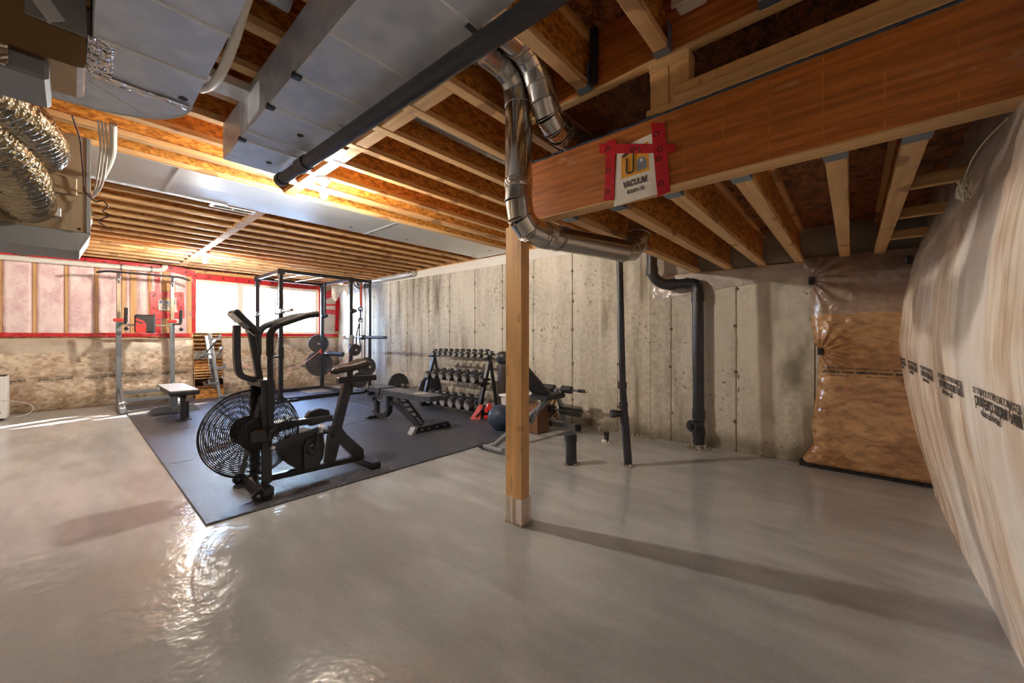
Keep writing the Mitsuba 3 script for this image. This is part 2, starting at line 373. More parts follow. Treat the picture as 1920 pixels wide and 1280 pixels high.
# ---- wall with the windows
WX0, WX1, WZ0, WZ1 = 1.56, 3.85, 1.235, 2.275
bk = put('wall_back'); labels[bk] = {'kind': 'structure'}
scene[bk] = mikit.ply(cat_([box((XL, YB + .12, 0), (WX0, YB + .18, ZD)), box((WX1, YB + .12, 0), (CX + .2, YB + .18, ZD)),
                            box((WX0, YB + .12, 0), (WX1, YB + .18, WZ0)), box((WX0, YB + .12, WZ1), (WX1, YB + .18, ZD)),
                            box((XL, YB - .02, 0), (CX + .1, YB + .13, 1.16))]), 'osb_deck')
us = np.linspace(XL, 4.36, 380); vs = np.linspace(0, 1.175, 66)
def roll(x, z):
    h = np.clip(z / 1.175, 0, 1)
    bul = .11 * np.sin(np.pi * np.clip(h * 1.02, 0, 1)) ** .55 + .05 * np.exp(-((z - .22) / .16) ** 2)
    k = .05 * np.exp(-((z - .36) / .12) ** 2) * (.5 + fb(x * 9 - z * 5, z * 2, 1, 3)) + .035 * fb(x * 3, z * 5, 2, 4) + .012 * fb(x * 14 + z * 9, z * 14, 5, 3)
    return x, YB - .005 - bul + k * np.sin(np.pi * h) ** .3, z
obj('insulation_roll', grid(roll, us, vs), 'insulation_back', 'wall_back', smooth=True)
# printed line on the wrap
def print_line(fn, spots, parent, h=.021, mirror=False):
    for s in spots:
        ms = []
        for k, (t, hh, dx) in enumerate((('20 YEAR POLYETHYLENE CAN/CGSB', h * .62, 0), ('polytarp super 6mil', h * 1.15, .01), ('vapour barrier film', h * .6, .05))):
            ms.append(word(t, hh, None, None, None, .0006, k == 1, fn=lambda a, b, c, dy=(.034, 0, -.026)[k], dx=dx: fn(s + (a + dx), dy + b, c)))
        obj('wrap_print', ms, 'print_ink', parent)
def on_roll(a, b, c):
    z = .487 + b; x, y, zz = roll(a, z); return np.stack([x, y - .004 - c, zz], -1)
print_line(on_roll, np.arange(-2.7, 4.1, .47), 'wall_back', .024)
# studs and pink batts above
studs = [(-2.98, -2.94), (-2.35, -2.31), (-1.95, -1.91), (-1.55, -1.51), (-1.14, -1.10), (-.73, -.69), (-.405, -.367), (-.083, -.045), (.249, .287), (.566, .616), (.67, .75), (.90, .94), (1.10, 1.19), (1.443, 1.53)]
for a, b in studs:
    obj('stud', box((a, YB - .015, 1.19), (b, YB + .12, ZJ - .03), .003), 'lumber_z', 'wall_back')
obj('stud', box((WX1 + .03, YB - .01, 1.19), (WX1 + .11, YB + .12, ZJ - .03), .003), 'lumber_z', 'wall_back')
obj('sill_board', box((XL, YB - .02, 1.16), (CX, YB + .12, 1.2), .003), 'lumber', 'wall_back')
obj('top_plate', box((XL, YB - .012, ZJ - .06), (CX, YB + .12, ZJ), .003), 'lumber', 'wall_back')
def batt(x0, x1, z0=1.2, z1=ZJ - .06, m='insulation_pink', name='batt'):
    w = x1 - x0
    def f(x, z):
        e = np.clip(np.minimum(x - x0, x1 - x) / .03, 0, 1) ** .5
        return x, YB + .012 - .03 * e + (.016 * fb(x * 9, z * 4, x0 * 7, 4) + .01 * fb(x * 18, z * 26, x0, 3)) * e, z
    obj(name, grid(f, np.linspace(x0 + .002, x1 - .002, max(6, int(w / .014))), np.linspace(z0, z1, 90)), m, 'wall_back', smooth=True)
for (a, b), (c, d) in zip(studs[:-1], studs[1:]):
    batt(b, c)
batt(WX1 + .11, CX - .02, m='insulation_back')
batt(WX1 + .005, WX1 + .03, m='insulation_back')
# a pinch of film over the stud
for (sx, sz) in ((.268, 1.78), (1.49, 1.6)):
    rays = []
    for a in np.linspace(0, 2 * np.pi, 15)[:-1]:
        r = rng.uniform(.06, .16)
        rays.append(tube([(sx + math.cos(a) * .015, YB - .024, sz + math.sin(a) * .015), (sx + math.cos(a) * r * .5, YB - .03, sz + math.sin(a) * r * .6), (sx + math.cos(a) * r, YB - .014, sz + math.sin(a) * r)], [.004, .003, .001], 5))
    obj('film_pleat', rays, 'insulation_pink', 'wall_back', smooth=True)
# red tape on the wall: each strip its own, slightly crumpled
def tape(pts, w, name='tape', parent='wall_back', off=.0, axis='y', base=YB - .032):
    p = np.asarray(pts, float); L = np.linalg.norm(p[1] - p[0]); d = (p[1] - p[0]) / L; nrm = V(-d[1], d[0])
    nn = max(8, int(L / .03)); us_ = np.linspace(0, L, nn); vs_ = np.linspace(-w / 2, w / 2, 6)
    def f(u, v):
        q = p[0][:, None, None] + d[:, None, None] * u + nrm[:, None, None] * (v + .012 * fb(u * 6, p[0][0], 2) * np.sign(v))
        return q[0], base - off - .007 * (fb(u * 22 + p[0][0], v * 30, 1, 3)), q[1]
    k = obj(name, grid(f, us_, vs_), 'red_tape', parent, smooth=True)
    marks = []
    for u in np.arange(.06, L - .04, .22):
        q = p[0] + d * u
        marks.append(lathe([(0, .002), (w * .13, .002), (w * .13, 0)], (q[0], base - off - .004, q[1]), (0, -1, 0), 10))
    if marks: obj('print_mark', marks, 'tape_print', k)
tape([(XL, 1.19), (1.5, 1.195)], .06); tape([(1.9, 1.205), (4.3, 1.205)], .055)
tape([(XL, 2.42), (1.15, 2.42)], .1); tape([(1.15, 2.44), (1.55, 2.36)], .13); tape([(1.5, 2.33), (3.95, 2.325)], .11)
tape([(1.535, 1.22), (1.535, 2.34)], .06); tape([(WX1 + .02, 1.2), (WX1 + .02, 2.34)], .05)
tape([(1.02, 2.42), (1.03, 1.2)], .075); tape([(.93, 1.93), (1.37, 1.95)], .10, off=.006); tape([(.92, 1.57), (1.38, 1.56)], .12, off=.006)
tape([(.965, 1.96), (.975, 1.52)], .10, off=.008); tape([(1.335, 1.99), (1.35, 1.52)], .10, off=.008)
tape([(3.88, 1.78), (4.28, 1.76)], .11); tape([(4.27, 1.3), (4.3, 2.25)], .09); tape([(3.9, 2.1), (4.15, 2.22)], .16); tape([(4.0, 1.93), (4.4, 1.95)], .05)
obj('blocking', box((1.07, YB - .03, 2.02), (1.27, YB + .1, 2.12), .004), 'lumber', 'wall_back')
# the folded white film over the corner with the concrete wall
def corner_film(u, z):
    x = 4.28 + .14 * u + .03 * np.sin(z * 4.1 + 1.2) * (1 - u) + .025 * fb(u * 3, z * 5, 4, 3)
    y = YB - .16 - .95 * u + .05 * fb(u * 5, z * 7, 8, 4)
    return np.minimum(x, CX - .012), y, z
obj('corner_film', grid(corner_film, np.linspace(0, 1, 40), np.linspace(0.01, 2.42, 80)), 'poly_white', 'wall_back', smooth=True)

# ---- window: frame, mullions, panes
w = put('window_1'); labels[w] = {'kind': 'structure'}
fr = [box((WX0, YB + .03, WZ0), (WX0 + .05, YB + .2, WZ1), .004), box((WX1 - .05, YB + .03, WZ0), (WX1, YB + .2, WZ1), .004),
      box((WX0, YB + .03, WZ1 - .06), (WX1, YB + .2, WZ1), .004), box((WX0, YB + .03, WZ0), (WX1, YB + .2, WZ0 + .045), .004)]
scene[w] = mikit.ply(cat_(fr), 'window_vinyl')
for a, b in ((2.25, 2.36), (2.985, 3.07)): obj('mullion', box((a, YB + .04, WZ0), (b, YB + .2, WZ1), .006), 'window_vinyl', 'window_1')
for a, b in ((WX0 + .05, 2.25), (2.36, 2.985), (3.07, WX1 - .05)):
    for q in (box((a, YB + .12, WZ0 + .045), (a + .03, YB + .17, WZ1 - .06)), box((b - .03, YB + .12, WZ0 + .045), (b, YB + .17, WZ1 - .06))): obj('sash', q, 'window_vinyl', 'window_1')
    m = trimesh.Trimesh([(a, YB + .15, WZ0), (b, YB + .15, WZ0), (b, YB + .15, WZ1), (a, YB + .15, WZ1)], [(0, 1, 2), (0, 2, 3)], process=False)
    scene[put('window_1__pane')] = mikit.ply(m, 'glass')
obj('window_jamb', [box((WX0 - .04, YB - .02, WZ0 - .04), (WX0, YB + .19, WZ1 + .04)), box((WX1, YB - .02, WZ0 - .04), (WX1 + .04, YB + .19, WZ1 + .04)),
                    box((WX0 - .04, YB - .02, WZ1), (WX1 + .04, YB + .19, WZ1 + .04)), box((WX0 - .04, YB - .02, WZ0 - .04), (WX1 + .04, YB + .19, WZ0))], 'lumber', 'window_1')

# ---- walls out of view that close the room
obj('wall_left', box((XL - .15, YR, 0), (XL, YB + .2, ZD)), 'concrete_plain', kind='structure')

# ---- insulated wall beside the camera and the corner bay
def prof(z): return np.interp(z, [0, .03, .15, .4, .8, 1.1, 1.4, 1.62, 1.8, 1.95, 2.2, 2.75], [-.452, -.445, -.425, -.365, -.295, -.268, -.285, -.32, -.365, -.41, -.42, -.43])
def bulge(x, z):
    zz = z
    y = (prof(z - .04) + prof(z) + prof(z + .04)) / 3
    y = y + .016 * fb(x * 1.2, z * 1.3, 3, 2) + .006 * fb(x * 15, z * .8, 5, 3) + np.where(z > 1.55, .03 * fb(x * 6, z * 7, 6, 4), 0)
    y = np.maximum(y - .05 * np.clip((x - 4.1) / .3, 0, 1) ** 2, YR + .01)
    return x, y, zz
sf = put('wall_front'); labels[sf] = {'kind': 'structure'}
scene[sf] = mikit.ply(box((XL, YR - .15, 0), (CX + .1, YR, ZD)), 'concrete_plain')
obj('insulation_roll', grid(bulge, np.linspace(-.6, 4.41, 260), np.linspace(0.0, 2.74, 170)), 'insulation_bulge', 'wall_front', smooth=True)
def on_bulge(a, b, c):
    z = .955 + b; x, y, zz = bulge(a, z); return np.stack([x, y + .0035 + c, zz], -1)
# seen from inside the room the line runs towards -x
print_line(lambda a, b, c: on_bulge(-a, b, c), np.arange(-4.2, -.2, .60), 'wall_front', .030)

ES = [(.28, 1.66), (.215, 1.03)]
def corner_pillow(u, z):
    yl = np.interp(z, [0, .06, .2, .36, .7, .95, 1.02, 1.12, 1.3, 1.6, 1.7, 1.79, 1.86], [.36, .335, .26, .276, .235, .222, .215, .262, .276, .286, .30, .335, .345])
    y = yl + (-.47 - yl) * u
    e = np.clip(u / .16, 0, 1); th = .11 * np.sqrt(np.clip(1 - (1 - e) ** 2, 0, 1)) * np.interp(z, [0, .05, .2, 1, 1.7, 1.86], [.35, .75, 1, 1.05, .9, .3])
    th = th + .02 * fb(y * 7, z * 7, 2, 4) * e + .012 * fb(y * 22, z * 22, 9, 3) * e
    for sy, sz in ES:
        r = np.hypot(y - sy, z - sz) + 1e-6; a = np.arctan2(z - sz, sy - y)
        th = th + .030 * np.cos(a * 15 + 3 * fb(y * 6, z * 6, 1, 2)) * np.exp(-r / .17) * np.clip(r / .03, 0, 1) * e - .05 * np.exp(-(r / .07) ** 2)
    return CX - .004 - np.clip(th, 0.002, .2), y, z
obj('insulation_batt', grid(corner_pillow, np.linspace(0, 1, 150), np.linspace(0.03, 1.865, 280)), 'insulation_brown', 'wall_right', smooth=True)
obj('film_hem', grid(lambda u, v: (CX - .02 - .07 * v + .02 * fb(u * 20, v * 4, 1, 3), .36 - .85 * u, .004 + .05 * (1 - v) + .012 * np.abs(fb(u * 16, v * 5, 3, 3))), np.linspace(0, 1, 60), np.linspace(0, 1, 8)), 'black_matte', 'wall_right', smooth=True)
def on_pillow(a, b, c):
    z = .852 + b; yl = np.interp(z, [0, .06, .2, .36, .7, .95, 1.02], [.36, .335, .26, .276, .235, .222, .215])
    y = -a; x, yy, zz = corner_pillow((y - yl) / (-.47 - yl), z); return np.stack([x - .003 - c, y, zz], -1)
print_line(on_pillow, [-.205, .03, .25], 'wall_right', .019)
for sy, sz in ES + [(-.33, 1.76)]:
    obj('staple', box((CX - .115 if sy < 0 else CX - .075, sy - .014, sz - .032), (CX - .02, sy + .014, sz + .032), .004), 'black_matte', 'wall_right')

# ================================================================== CEILING
obj('ceiling', box((XL, YR - .1, ZD), (CX + .2, YB + .2, ZD + .04)), 'osb_deck', kind='structure')
obj('ceiling_lower', box((1.9, YR - .05, 2.15), (CX + .1, 1.6, 2.175)), 'osb_deck', kind='structure')
def ijoist(x0, x1, y, z0, z1, parent, hanger=None, fw=.063):
    k = obj('joist', [box((x0, y - fw / 2, z0), (x1, y + fw / 2, z0 + .036), .002), box((x0, y - fw / 2, z1 - .036), (x1, y + fw / 2, z1), .002)], 'lumber', parent)
    obj('web', box((x0 + .002, y - .006, z0 + .034), (x1 - .002, y + .006, z1 - .034)), 'osb_web', k)
    if hanger is not None:
        a, b = (hanger, hanger + .075) if hanger < (x0 + x1) / 2 else (hanger - .05, hanger)
        obj('hanger', [box((a, y - fw / 2 - .004, z0 - .003), (b, y + fw / 2 + .004, z0 - .0005)), box((a, y - fw / 2 - .004, z0 - .003), (b, y - fw / 2 - .001, z0 + .12)),
                       box((a, y + fw / 2 + .001, z0 - .003), (b, y + fw / 2 + .004, z0 + .12))], 'hanger_blue', k)
    return k
JY = [2.549 + .33 * k for k in range(-3, 21)]
for i, y in enumerate(JY):
    ijoist(XL, CX + .015, y, ZJ, ZD, 'ceiling')
for y in (1.055, .65, .24, -.16): ijoist(XL, 1.80, y, ZJ, ZD, 'ceiling', hanger=1.799)
for y in (1.25, .945, .655, .365, .047, -.17): ijoist(1.895, CX + .015, y, 1.848, 2.15, 'ceiling_lower', hanger=1.896, fw=.068)
for x in (2.66, 3.28, 3.94): obj('blocking', box((x - .02, -.47, 1.865), (x + .02, -.206, 1.925), .003), 'lumber_y', 'ceiling_lower')
# blocking line between the joists, each block with its rounded ears
for i in range(len(JY) - 1):
    if 3.6 < JY[i] < 4.5: continue
    y0, y1 = JY[i] + .0325, JY[i + 1] - .0325
    obj('blocking', [box((1.255, y0, ZJ + .002), (1.343, y1, ZJ + .04), .003), box((1.225, y0, ZJ + .04), (1.265, y0 + .012, ZJ + .11), .004)], 'lumber_y', 'ceiling')
# header of the main floor over the step
obj('back_panel', box((2.75, YR, 2.176), (2.78, 1.55, ZJ)), 'dark_board', 'ceiling_lower')
obj('header', box((1.805, YR, ZJ), (1.85, 1.52, ZD), .003), 'beam_wood', 'ceiling')
obj('header_edge', box((1.803, YR, ZJ - .004), (1.852, 1.52, ZJ + .012), .002), 'lumber_y', 'ceiling')

# the exposed beam
bm = obj('wooden_beam', [box((1.812, YR, 1.846), (1.892, 1.50, 2.183), .003)], 'beam_wood', label='long reddish laminated wood beam above the sign, resting on the post', cat='beam')
bs = [1.50, 1.215, .912, .70, .563, .405, .244, .079, -.082, -.246, -.40, YR]
for a, b in zip(bs[:-1], bs[1:]): obj('face_board', box((1.80, b + .0015, 1.849), (1.8135, a - .0015, 2.182), .0015), 'beam_wood', bm)
for a in bs[1:-1]: obj('joint_strip', box((1.8005, a - .004, 1.85), (1.813, a + .004, 2.18)), 'beam_joint', bm)
obj('bottom_edge', box((1.799, YR, 1.842), (1.893, 1.50, 1.85), .002), 'lumber_y', bm, label='pale raw bottom edge of the beam')
obj('gasket_strip', tube([(1.805, y, 2.188 + .003 * math.sin(y * 37)) for y in np.linspace(1.49, YR, 90)], [.006 + .003 * abs(math.sin(i * 1.7)) for i in range(90)], 6), 'gasket', bm, label='dark blue sealing strip')
k = thing('wooden_plate', 'rough pale wood plate lying along the top of the reddish beam', 'board')
obj('board', box((1.795, YR, 2.194), (1.885, .607, 2.248), .003), 'lumber_y', k); obj('board', box((1.81, YR, 2.249), (1.892, .612, 2.30), .003), 'post_wood', k)
k = thing('stud_column', 'short double wooden stud standing on the beam under the dark header', 'stud')
for y in (.548, .637): obj('stud', box((1.82, y, 2.235), (1.90, y + .086, 2.41), .003), 'post_wood', k)
obj('base_plate', box((1.81, .545, 2.193), (1.905, .74, 2.234), .003), 'post_wood', k); obj('top_plate', box((1.815, .545, 2.41), (1.9, .726, 2.448), .003), 'lumber_y', k)
obj('drain_pipe', tube([(1.78, 1.0, 2.74), (1.78, 1.0, 2.47)], .022, 12), 'black_matte', label='short dark pipe stub beside the big joist at the header', cat='pipe', smooth=40)

# ---- the wooden post
po = thing('wooden_post', 'tan wooden post standing alone in the middle of the floor', 'post')
obj('ply', box((1.80, 1.507, .006), (1.842, 1.637, 1.842), .003), 'post_wood', po)
obj('ply', box((1.8425, 1.512, .006), (1.883, 1.634, 1.842), .003), 'post_wood', po)
obj('upper_ply', box((1.815, 1.545, 1.842), (1.882, 1.625, 2.44), .003), 'post_wood', po)
obj('base_block', box((1.796, 1.503, 0), (1.887, 1.641, .007)), 'concrete_plain', po)
wr = [(1.797, 1.645), (1.794, 1.585), (1.785, 1.566), (1.797, 1.55), (1.797, 1.504), (1.84, 1.503), (1.888, 1.504), (1.888, 1.64)]
from shapely.geometry import LineString
def ribbon(pts, z0, z1, t):
    pg = LineString(pts).buffer(t / 2, cap_style=2, join_style=1)
    m = trimesh.creation.extrude_polygon(pg, z1 - z0, engine='earcut'); m.apply_translation((0, 0, z0)); return m
scene['film_clear'] = {'type': 'blendbsdf', 'weight': .28, 'clear': {'type': 'thindielectric'}, 'haze': {'type': 'twosided', 'bsdf': {'type': 'diffuse', 'reflectance': rgb((.82, .8, .77))}}}
obj('plastic_wrap', ribbon(wr, .012, .168, .0012), 'film_clear', po, label='torn clear plastic wrapped round the foot')

# ---- vacuum sign taped to the beam
SX = 1.792
def yz(pts, x0, x1): return prism(pts, x0, x1, 'x')
sg = obj('vacuum_sign', yz([(.705, 2.11), (.881, 2.086), (.896, 1.808), (.679, 1.82)], SX, SX + .0015), 'white_paper', label='white paper sign reading VACUUM ROUGH-IN taped to the beam', cat='sign')
obj('picture', yz([(.858, 2.052), (.722, 2.079), (.717, 1.941), (.856, 1.936)], SX - .0008, SX), 'orange_ink', sg)
obj('hose', tube(bend([(SX - .001, y, z) for y, z in [(.829, 2.03), (.829, 1.953), (.794, 1.953), (.794, 2.055), (.765, 2.062), (.759, 2.035)]], .018, 5), .0038, 6), 'ink', sg)
obj('nozzle', bar((SX - .001, .85, 2.042), (SX - .001, .806, 2.062), .003, .015), 'ink', sg)
obj('tank', yz([(.778, 1.951), (.777, 2.0), (.764, 2.017), (.742, 2.012), (.729, 1.99), (.727, 1.955)], SX - .0014, SX - .0008), 'grey_ink', sg)
obj('dial', lathe([(0, .0006), (.008, .0006), (.008, 0)], (SX - .0014, .754, 1.999), (-1, 0, 0), 14), 'white_paper', sg)
obj('lettering', word('VACUUM', .029, (SX - .0005, .846, 1.887), (0, -1, .04), (0, .04, 1), .001, True, .118), 'ink', sg)
obj('lettering', word('ROUGH-IN', .0185, (SX - .0005, .826, 1.853), (0, -1, .04), (0, .04, 1), .001, False, .082), 'ink', sg)
def btape(pts, d): 
    k = obj('red_tape', yz(pts, SX - .0022 - d, SX - .001 - d), 'red_tape', sg, label='red printed tape')
    p = np.array(pts); c0, c1 = (p[0] + p[1]) / 2, (p[2] + p[3]) / 2
    for t in (.15, .5, .85):
        c = c0 + (c1 - c0) * t; obj('print_mark', [lathe([(.009, .0006), (.013, .0006), (.013, 0), (.009, 0), (.009, .0006)], (SX - .0023 - d, c[0] + .01, c[1]), (-1, 0, 0), 12)], 'tape_print', k)
btape([(.935, 2.15), (.885, 2.146), (.896, 1.842), (.95, 1.852)], 0)
btape([(.707, 2.161), (.645, 2.134), (.618, 1.816), (.676, 1.805)], 0)
btape([(.975, 2.15), (.975, 2.098), (.60, 1.984), (.595, 2.02)], .0016)

# ---- notice sign on the window wall
ns = obj('notice_sign', box((1.03, YB - .052, 1.645), (1.275, YB - .047, 1.83), .001), 'white_paper', label='white and blue NOTICE water shut off sign on red tape patch', cat='sign')
obj('header_band', box((1.045, YB - .0535, 1.772), (1.26, YB - .0515, 1.82)), 'blue_ink', ns)
for t, h, x, z, m, wd in (('NOTICE', .036, 1.07, 1.779, 'white_paper', .165), ('WATER', .032, 1.085, 1.724, 'ink', .135), ('SHUT OFF', .032, 1.065, 1.674, 'ink', .175)):
    obj('lettering', word(t, h, (x, YB - .0535, z), (1, 0, 0), (0, 0, 1), .001, True, wd), m, ns)

# ================================================================== DUCTS AND PIPES
# long supply duct with standing seams, along y
du = thing('supply_duct', 'long shiny rectangular metal duct with cross seams hung in the ceiling centre', 'duct')
ys = [2.479, 2.027, 1.706, 1.383, .98, .55, .1, -.36]
obj('section', box((.602, 2.482, 2.232), (.93, 2.86, ZJ - .004), .003), 'galvanised', du)
for a, b in zip(ys[:-1], ys[1:]): obj('section', box((.598, b, 2.227), (.935, a - .001, ZJ - .002), .003), 'galvanised', du)
for a in ys[:-1] + [2.357]: obj('seam_rib', box((.595, a - .006, 2.220), (.938, a + .006, ZJ - .01), .003), 'seam_bright', du)
for a in (2.479, 2.03, 1.71): obj('corner_clip', box((.59, a - .016, 2.215), (.625, a + .016, 2.235), .003), 'black_metal', du)
for y in (2.70, 2.20): obj('test_port', lathe([(0, .004), (.014, .004), (.016, .002), (.016, 0)], (.80, y, 2.2275 if y < 2.48 else 2.232), (0, 0, -1), 14), 'black_matte', du)
for y in (1.92, .98): obj('hanger_strap', [box((.935, y - .012, 2.21), (.938, y + .012, ZJ)), box((.88, y - .012, 2.212), (.94, y + .012, 2.216))], 'strap_metal', du)
# return duct on the left with its elbow
rd = thing('return_duct', 'wide pale metal duct with curved elbow at the upper left', 'duct')
for a, b in ((2.262, 1.97), (1.969, 1.62), (1.619, 1.18), (1.179, .7), (.699, .1), (.099, -.36)):
    obj('section', box((.045, b, 2.2), (.36, a, ZJ - .003), .003), 'galvanised', rd)
    obj('seam_rib', box((.045, a - .006, 2.193), (.363, a + .006, 2.21), .003), 'seam_bright', rd)
an = np.linspace(0, np.pi / 2, 14)
el = [(.358, 2.27)] + [(-.02 + .377 * math.cos(a), 2.27 + .33 * math.sin(a)) for a in an] + [(-.75, 2.6), (-.75, 2.27)]
obj('elbow', prism(el, 2.196, ZJ - .003, 'z'), 'galvanised', rd, smooth=30)
obj('elbow_lip', tube([(x, y, 2.196) for x, y in el[:-2]] + [(-.75, 2.6, 2.196)], .004, 6), 'galvanised_pale', rd)
for x0, y0, x1, y1 in ((-.3, 2.275, .0, 2.598), (-.02, 2.275, .24, 2.50)): obj('crease', bar((x0, y0, 2.1955), (x1, y1, 2.1955), .006, .003), 'galvanised_pale', rd)
obj('foil_seal', grid(lambda u, v: (u, 2.262 + .05 * (v - .5) + .004 * np.sin(u * 40), 2.193 + .005 * fb(u * 30, v * 4, 1, 3)), np.linspace(.05, .35, 60), np.linspace(0, 1, 6)), 'foil_tape', rd, smooth=True)
obj('test_port', lathe([(0, .004), (.014, .004), (.016, .002), (.016, 0)], (.32, 2.20, 2.1995), (0, 0, -1), 14), 'black_matte', rd)
obj('crumpled_tape', grid(lambda u, v: (.035 + .07 * v, 1.97 + .3 * u, 2.1935 + .009 * fb(u * 20, v * 14, 2, 3)), np.linspace(0, 1, 40), np.linspace(0, 1, 16)), 'foil_tape', rd, smooth=True)
obj('white_hose', tube(bend([(.395, 2.26, 2.30), (.40, 2.0, 2.215), (.39, 1.7, 2.225), (.37, 1.45, 2.26), (.372, .9, 2.30)], .3, 8), .017, 10), 'wire_white', label='pale flexible hose along the right edge of the return duct', cat='hose', smooth=True)
obj('duct_branch', [box((.361, 2.30, 2.40), (.60, 2.42, ZJ - .004), .003), box((.361, 2.425, 2.405), (.60, 2.44, ZJ - .004), .002)], 'galvanised_pale', label='small metal connector between the two big ducts at the ceiling', cat='duct')
# plenum in front
pl = thing('plenum_box', 'dark bronze reflective metal plenum in the upper left corner', 'duct')
pts = [(-.75, 2.05), (-.06, 2.05), (.01, 2.052), (.026, 2.058), (.03, 2.075), (.03, 2.72), (-.75, 2.72)]
obj('body', prism(pts, 1.935, 2.18, 'y'), 'plenum_metal', pl)
obj('corner_flange', [box((-.10, 1.926, 2.16), (.032, 1.936, 2.29), .003), box((.012, 1.925, 2.29), (.034, 1.937, 2.72), .002)], 'galvanised_dull', pl)
obj('brace', bar((-.20, 1.93, 2.42), (-.03, 1.93, 2.17), .01, .05), 'galvanised', pl)
obj('foil_tape', grid(lambda u, v: (-.27 + .12 * v, 1.93 - .004 + .012 * fb(u * 14, v * 12, 2, 3), 2.06 + .24 * u), np.linspace(0, 1, 40), np.linspace(0, 1, 20)), 'foil_tape', pl, smooth=True)
obj('lower_collar', [box((-.75, 1.95, 1.985), (-.05, 2.2, 2.05), .01)], 'galvanised_dull', pl)
obj('foil_tape', grid(lambda u, v: (-.26 + .13 * v, 1.945 - .002 + .008 * fb(u * 14, v * 12, 5, 3), 1.985 + .07 * u), np.linspace(0, 1, 20), np.linspace(0, 1, 20)), 'foil_tape', pl, smooth=True)

# ventilation unit under the joists
hr = thing('ventilation_unit', 'beige metal ventilation unit hanging from the joists at the left edge', 'ventilator')
obj('cabinet', box((-.85, 3.70, 1.82), (.075, 4.12, ZJ - .01), .006), 'unit_metal', hr)
obj('drip_tray', prism([(-.85, 1.703), (.03, 1.703), (.078, 1.815), (.078, 1.822), (-.85, 1.822)], 3.692, 4.12, 'y'), 'galvanised_dull', hr)
obj('door_panel', box((-.42, 3.688, 2.05), (.02, 3.70, 2.16), .004), 'unit_metal', hr)
obj('corner_trim', [box((.058, 3.694, 1.825), (.079, 3.703, ZJ - .02), .002)], 'galvanised_dull', hr)
obj('latch', [box((-.075, 3.684, 1.90), (-.045, 3.70, 1.955), .004), cyl((-.06, 3.685, 1.945), (-.06, 3.675, 1.945), .008)], 'galvanised_pale', hr)
for x in (-.2, .03): obj('screw', lathe([(0, .004), (.007, .003), (.008, 0)], (x, 3.70, 1.845), (0, -1, 0), 10), 'black_metal', hr)
def flex(path, r, lab):
    P = bend(path, .35, 14); d = np.r_[0, np.cumsum(np.linalg.norm(np.diff(P, axis=0), axis=1))]
    n = int(d[-1] / .0045); s = np.linspace(0, d[-1], n); Q = np.stack([np.interp(s, d, P[:, i]) for i in range(3)], 1)
    rr = r * (1 + .07 * np.abs(np.sin(s * np.pi / .042)) + .03 * np.array([fb(q * 9, 3, 1, 2) for q in s]))
    m = tube(Q, rr, 40); v = m.vertices; m.vertices = v + (.012 * fb(v[:, 0] * 18, v[:, 1] * 18, v[:, 2] * 18, 3))[:, None] * V(0, -1, -.3)
    return obj('flexible_duct', m, 'foil', label=lab, cat='duct', smooth=True)
flex([(-.50, 2.35, 2.10), (-.37, 2.6, 2.11), (-.25, 3.0, 2.06), (-.185, 3.3, 1.99), (-.18, 3.56, 1.95), (-.18, 3.66, 1.95)], .112, 'crinkled silver flexible duct curving down to the ventilation unit, nearer of the two')
flex([(-.30, 2.55, 2.16), (-.17, 2.85, 2.17), (-.10, 3.2, 2.16), (-.13, 3.5, 2.20), (-.18, 3.66, 2.26)], .10, 'crinkled silver flexible duct tucked behind the nearer one')
obj('cable', tube(bend([(.0, 2.9, 2.25), (.03, 3.3, 2.28), (.045, 3.66, 2.2), (.05, 3.665, 2.08), (.10, 3.66, 2.02), (.13, 3.65, 2.05), (.16, 3.64, 2.0), (.12, 3.64, 1.97), (.17, 3.63, 1.95), (.10, 3.64, 1.9), (.15, 3.64, 1.87)], .05, 5), .004, 6), 'wire_dark', label='thin dark wires dangling at the ventilation unit corner', cat='wire')
obj('white_cable_bundle', [tube(bend([(.10 + dx, 3.3, 2.42), (.12 + dx, 3.5, 2.3), (.10 + dx, 3.62, 2.12), (.085, 3.72, 2.06)], .12, 6), .005, 8) for dx in (0, .014, .028)] + [tube(bend([(.16, 3.3, 2.42), (.17, 3.5, 2.3), (.13, 3.66, 2.2)], .15, 6), .018, 10)], 'pvc', label='white and grey cables hanging beside the ventilation unit', cat='cable', smooth=True)
for x, z, lab in ((-.27, 1.93, 'crumpled foil wrapped duct below the ventilation unit'), (.0, 2.05, 'short foil wrapped duct end to the right of the crumpled one')):
    Q = np.stack([np.full(40, x), np.linspace(4.13, 5.1 if x < 0 else 4.8, 40), np.full(40, z)], 1)
    m = tube(Q, .11 if x < 0 else .10, 28); v = m.vertices; m.vertices = v + (.04 * fb(v[:, 0] * 9, v[:, 1] * 9, v[:, 2] * 9, 3))[:, None]
    obj('foil_duct', m, 'foil', label=lab, cat='duct', smooth=True)
obj('white_pipe', tube([(-.72, 4.13, 1.98), (-.50, 5.6, 2.0)], .045, 14), 'pvc', label='white diagonal pipe below the ventilation unit at the left edge', cat='pipe', smooth=40)
obj('grey_pipe', tube([(-.92, 4.13, 1.95), (-.68, 5.6, 1.98)], .05, 14), 'steel_grey', label='grey diagonal pipe left of the white one at the left edge', cat='pipe', smooth=40)
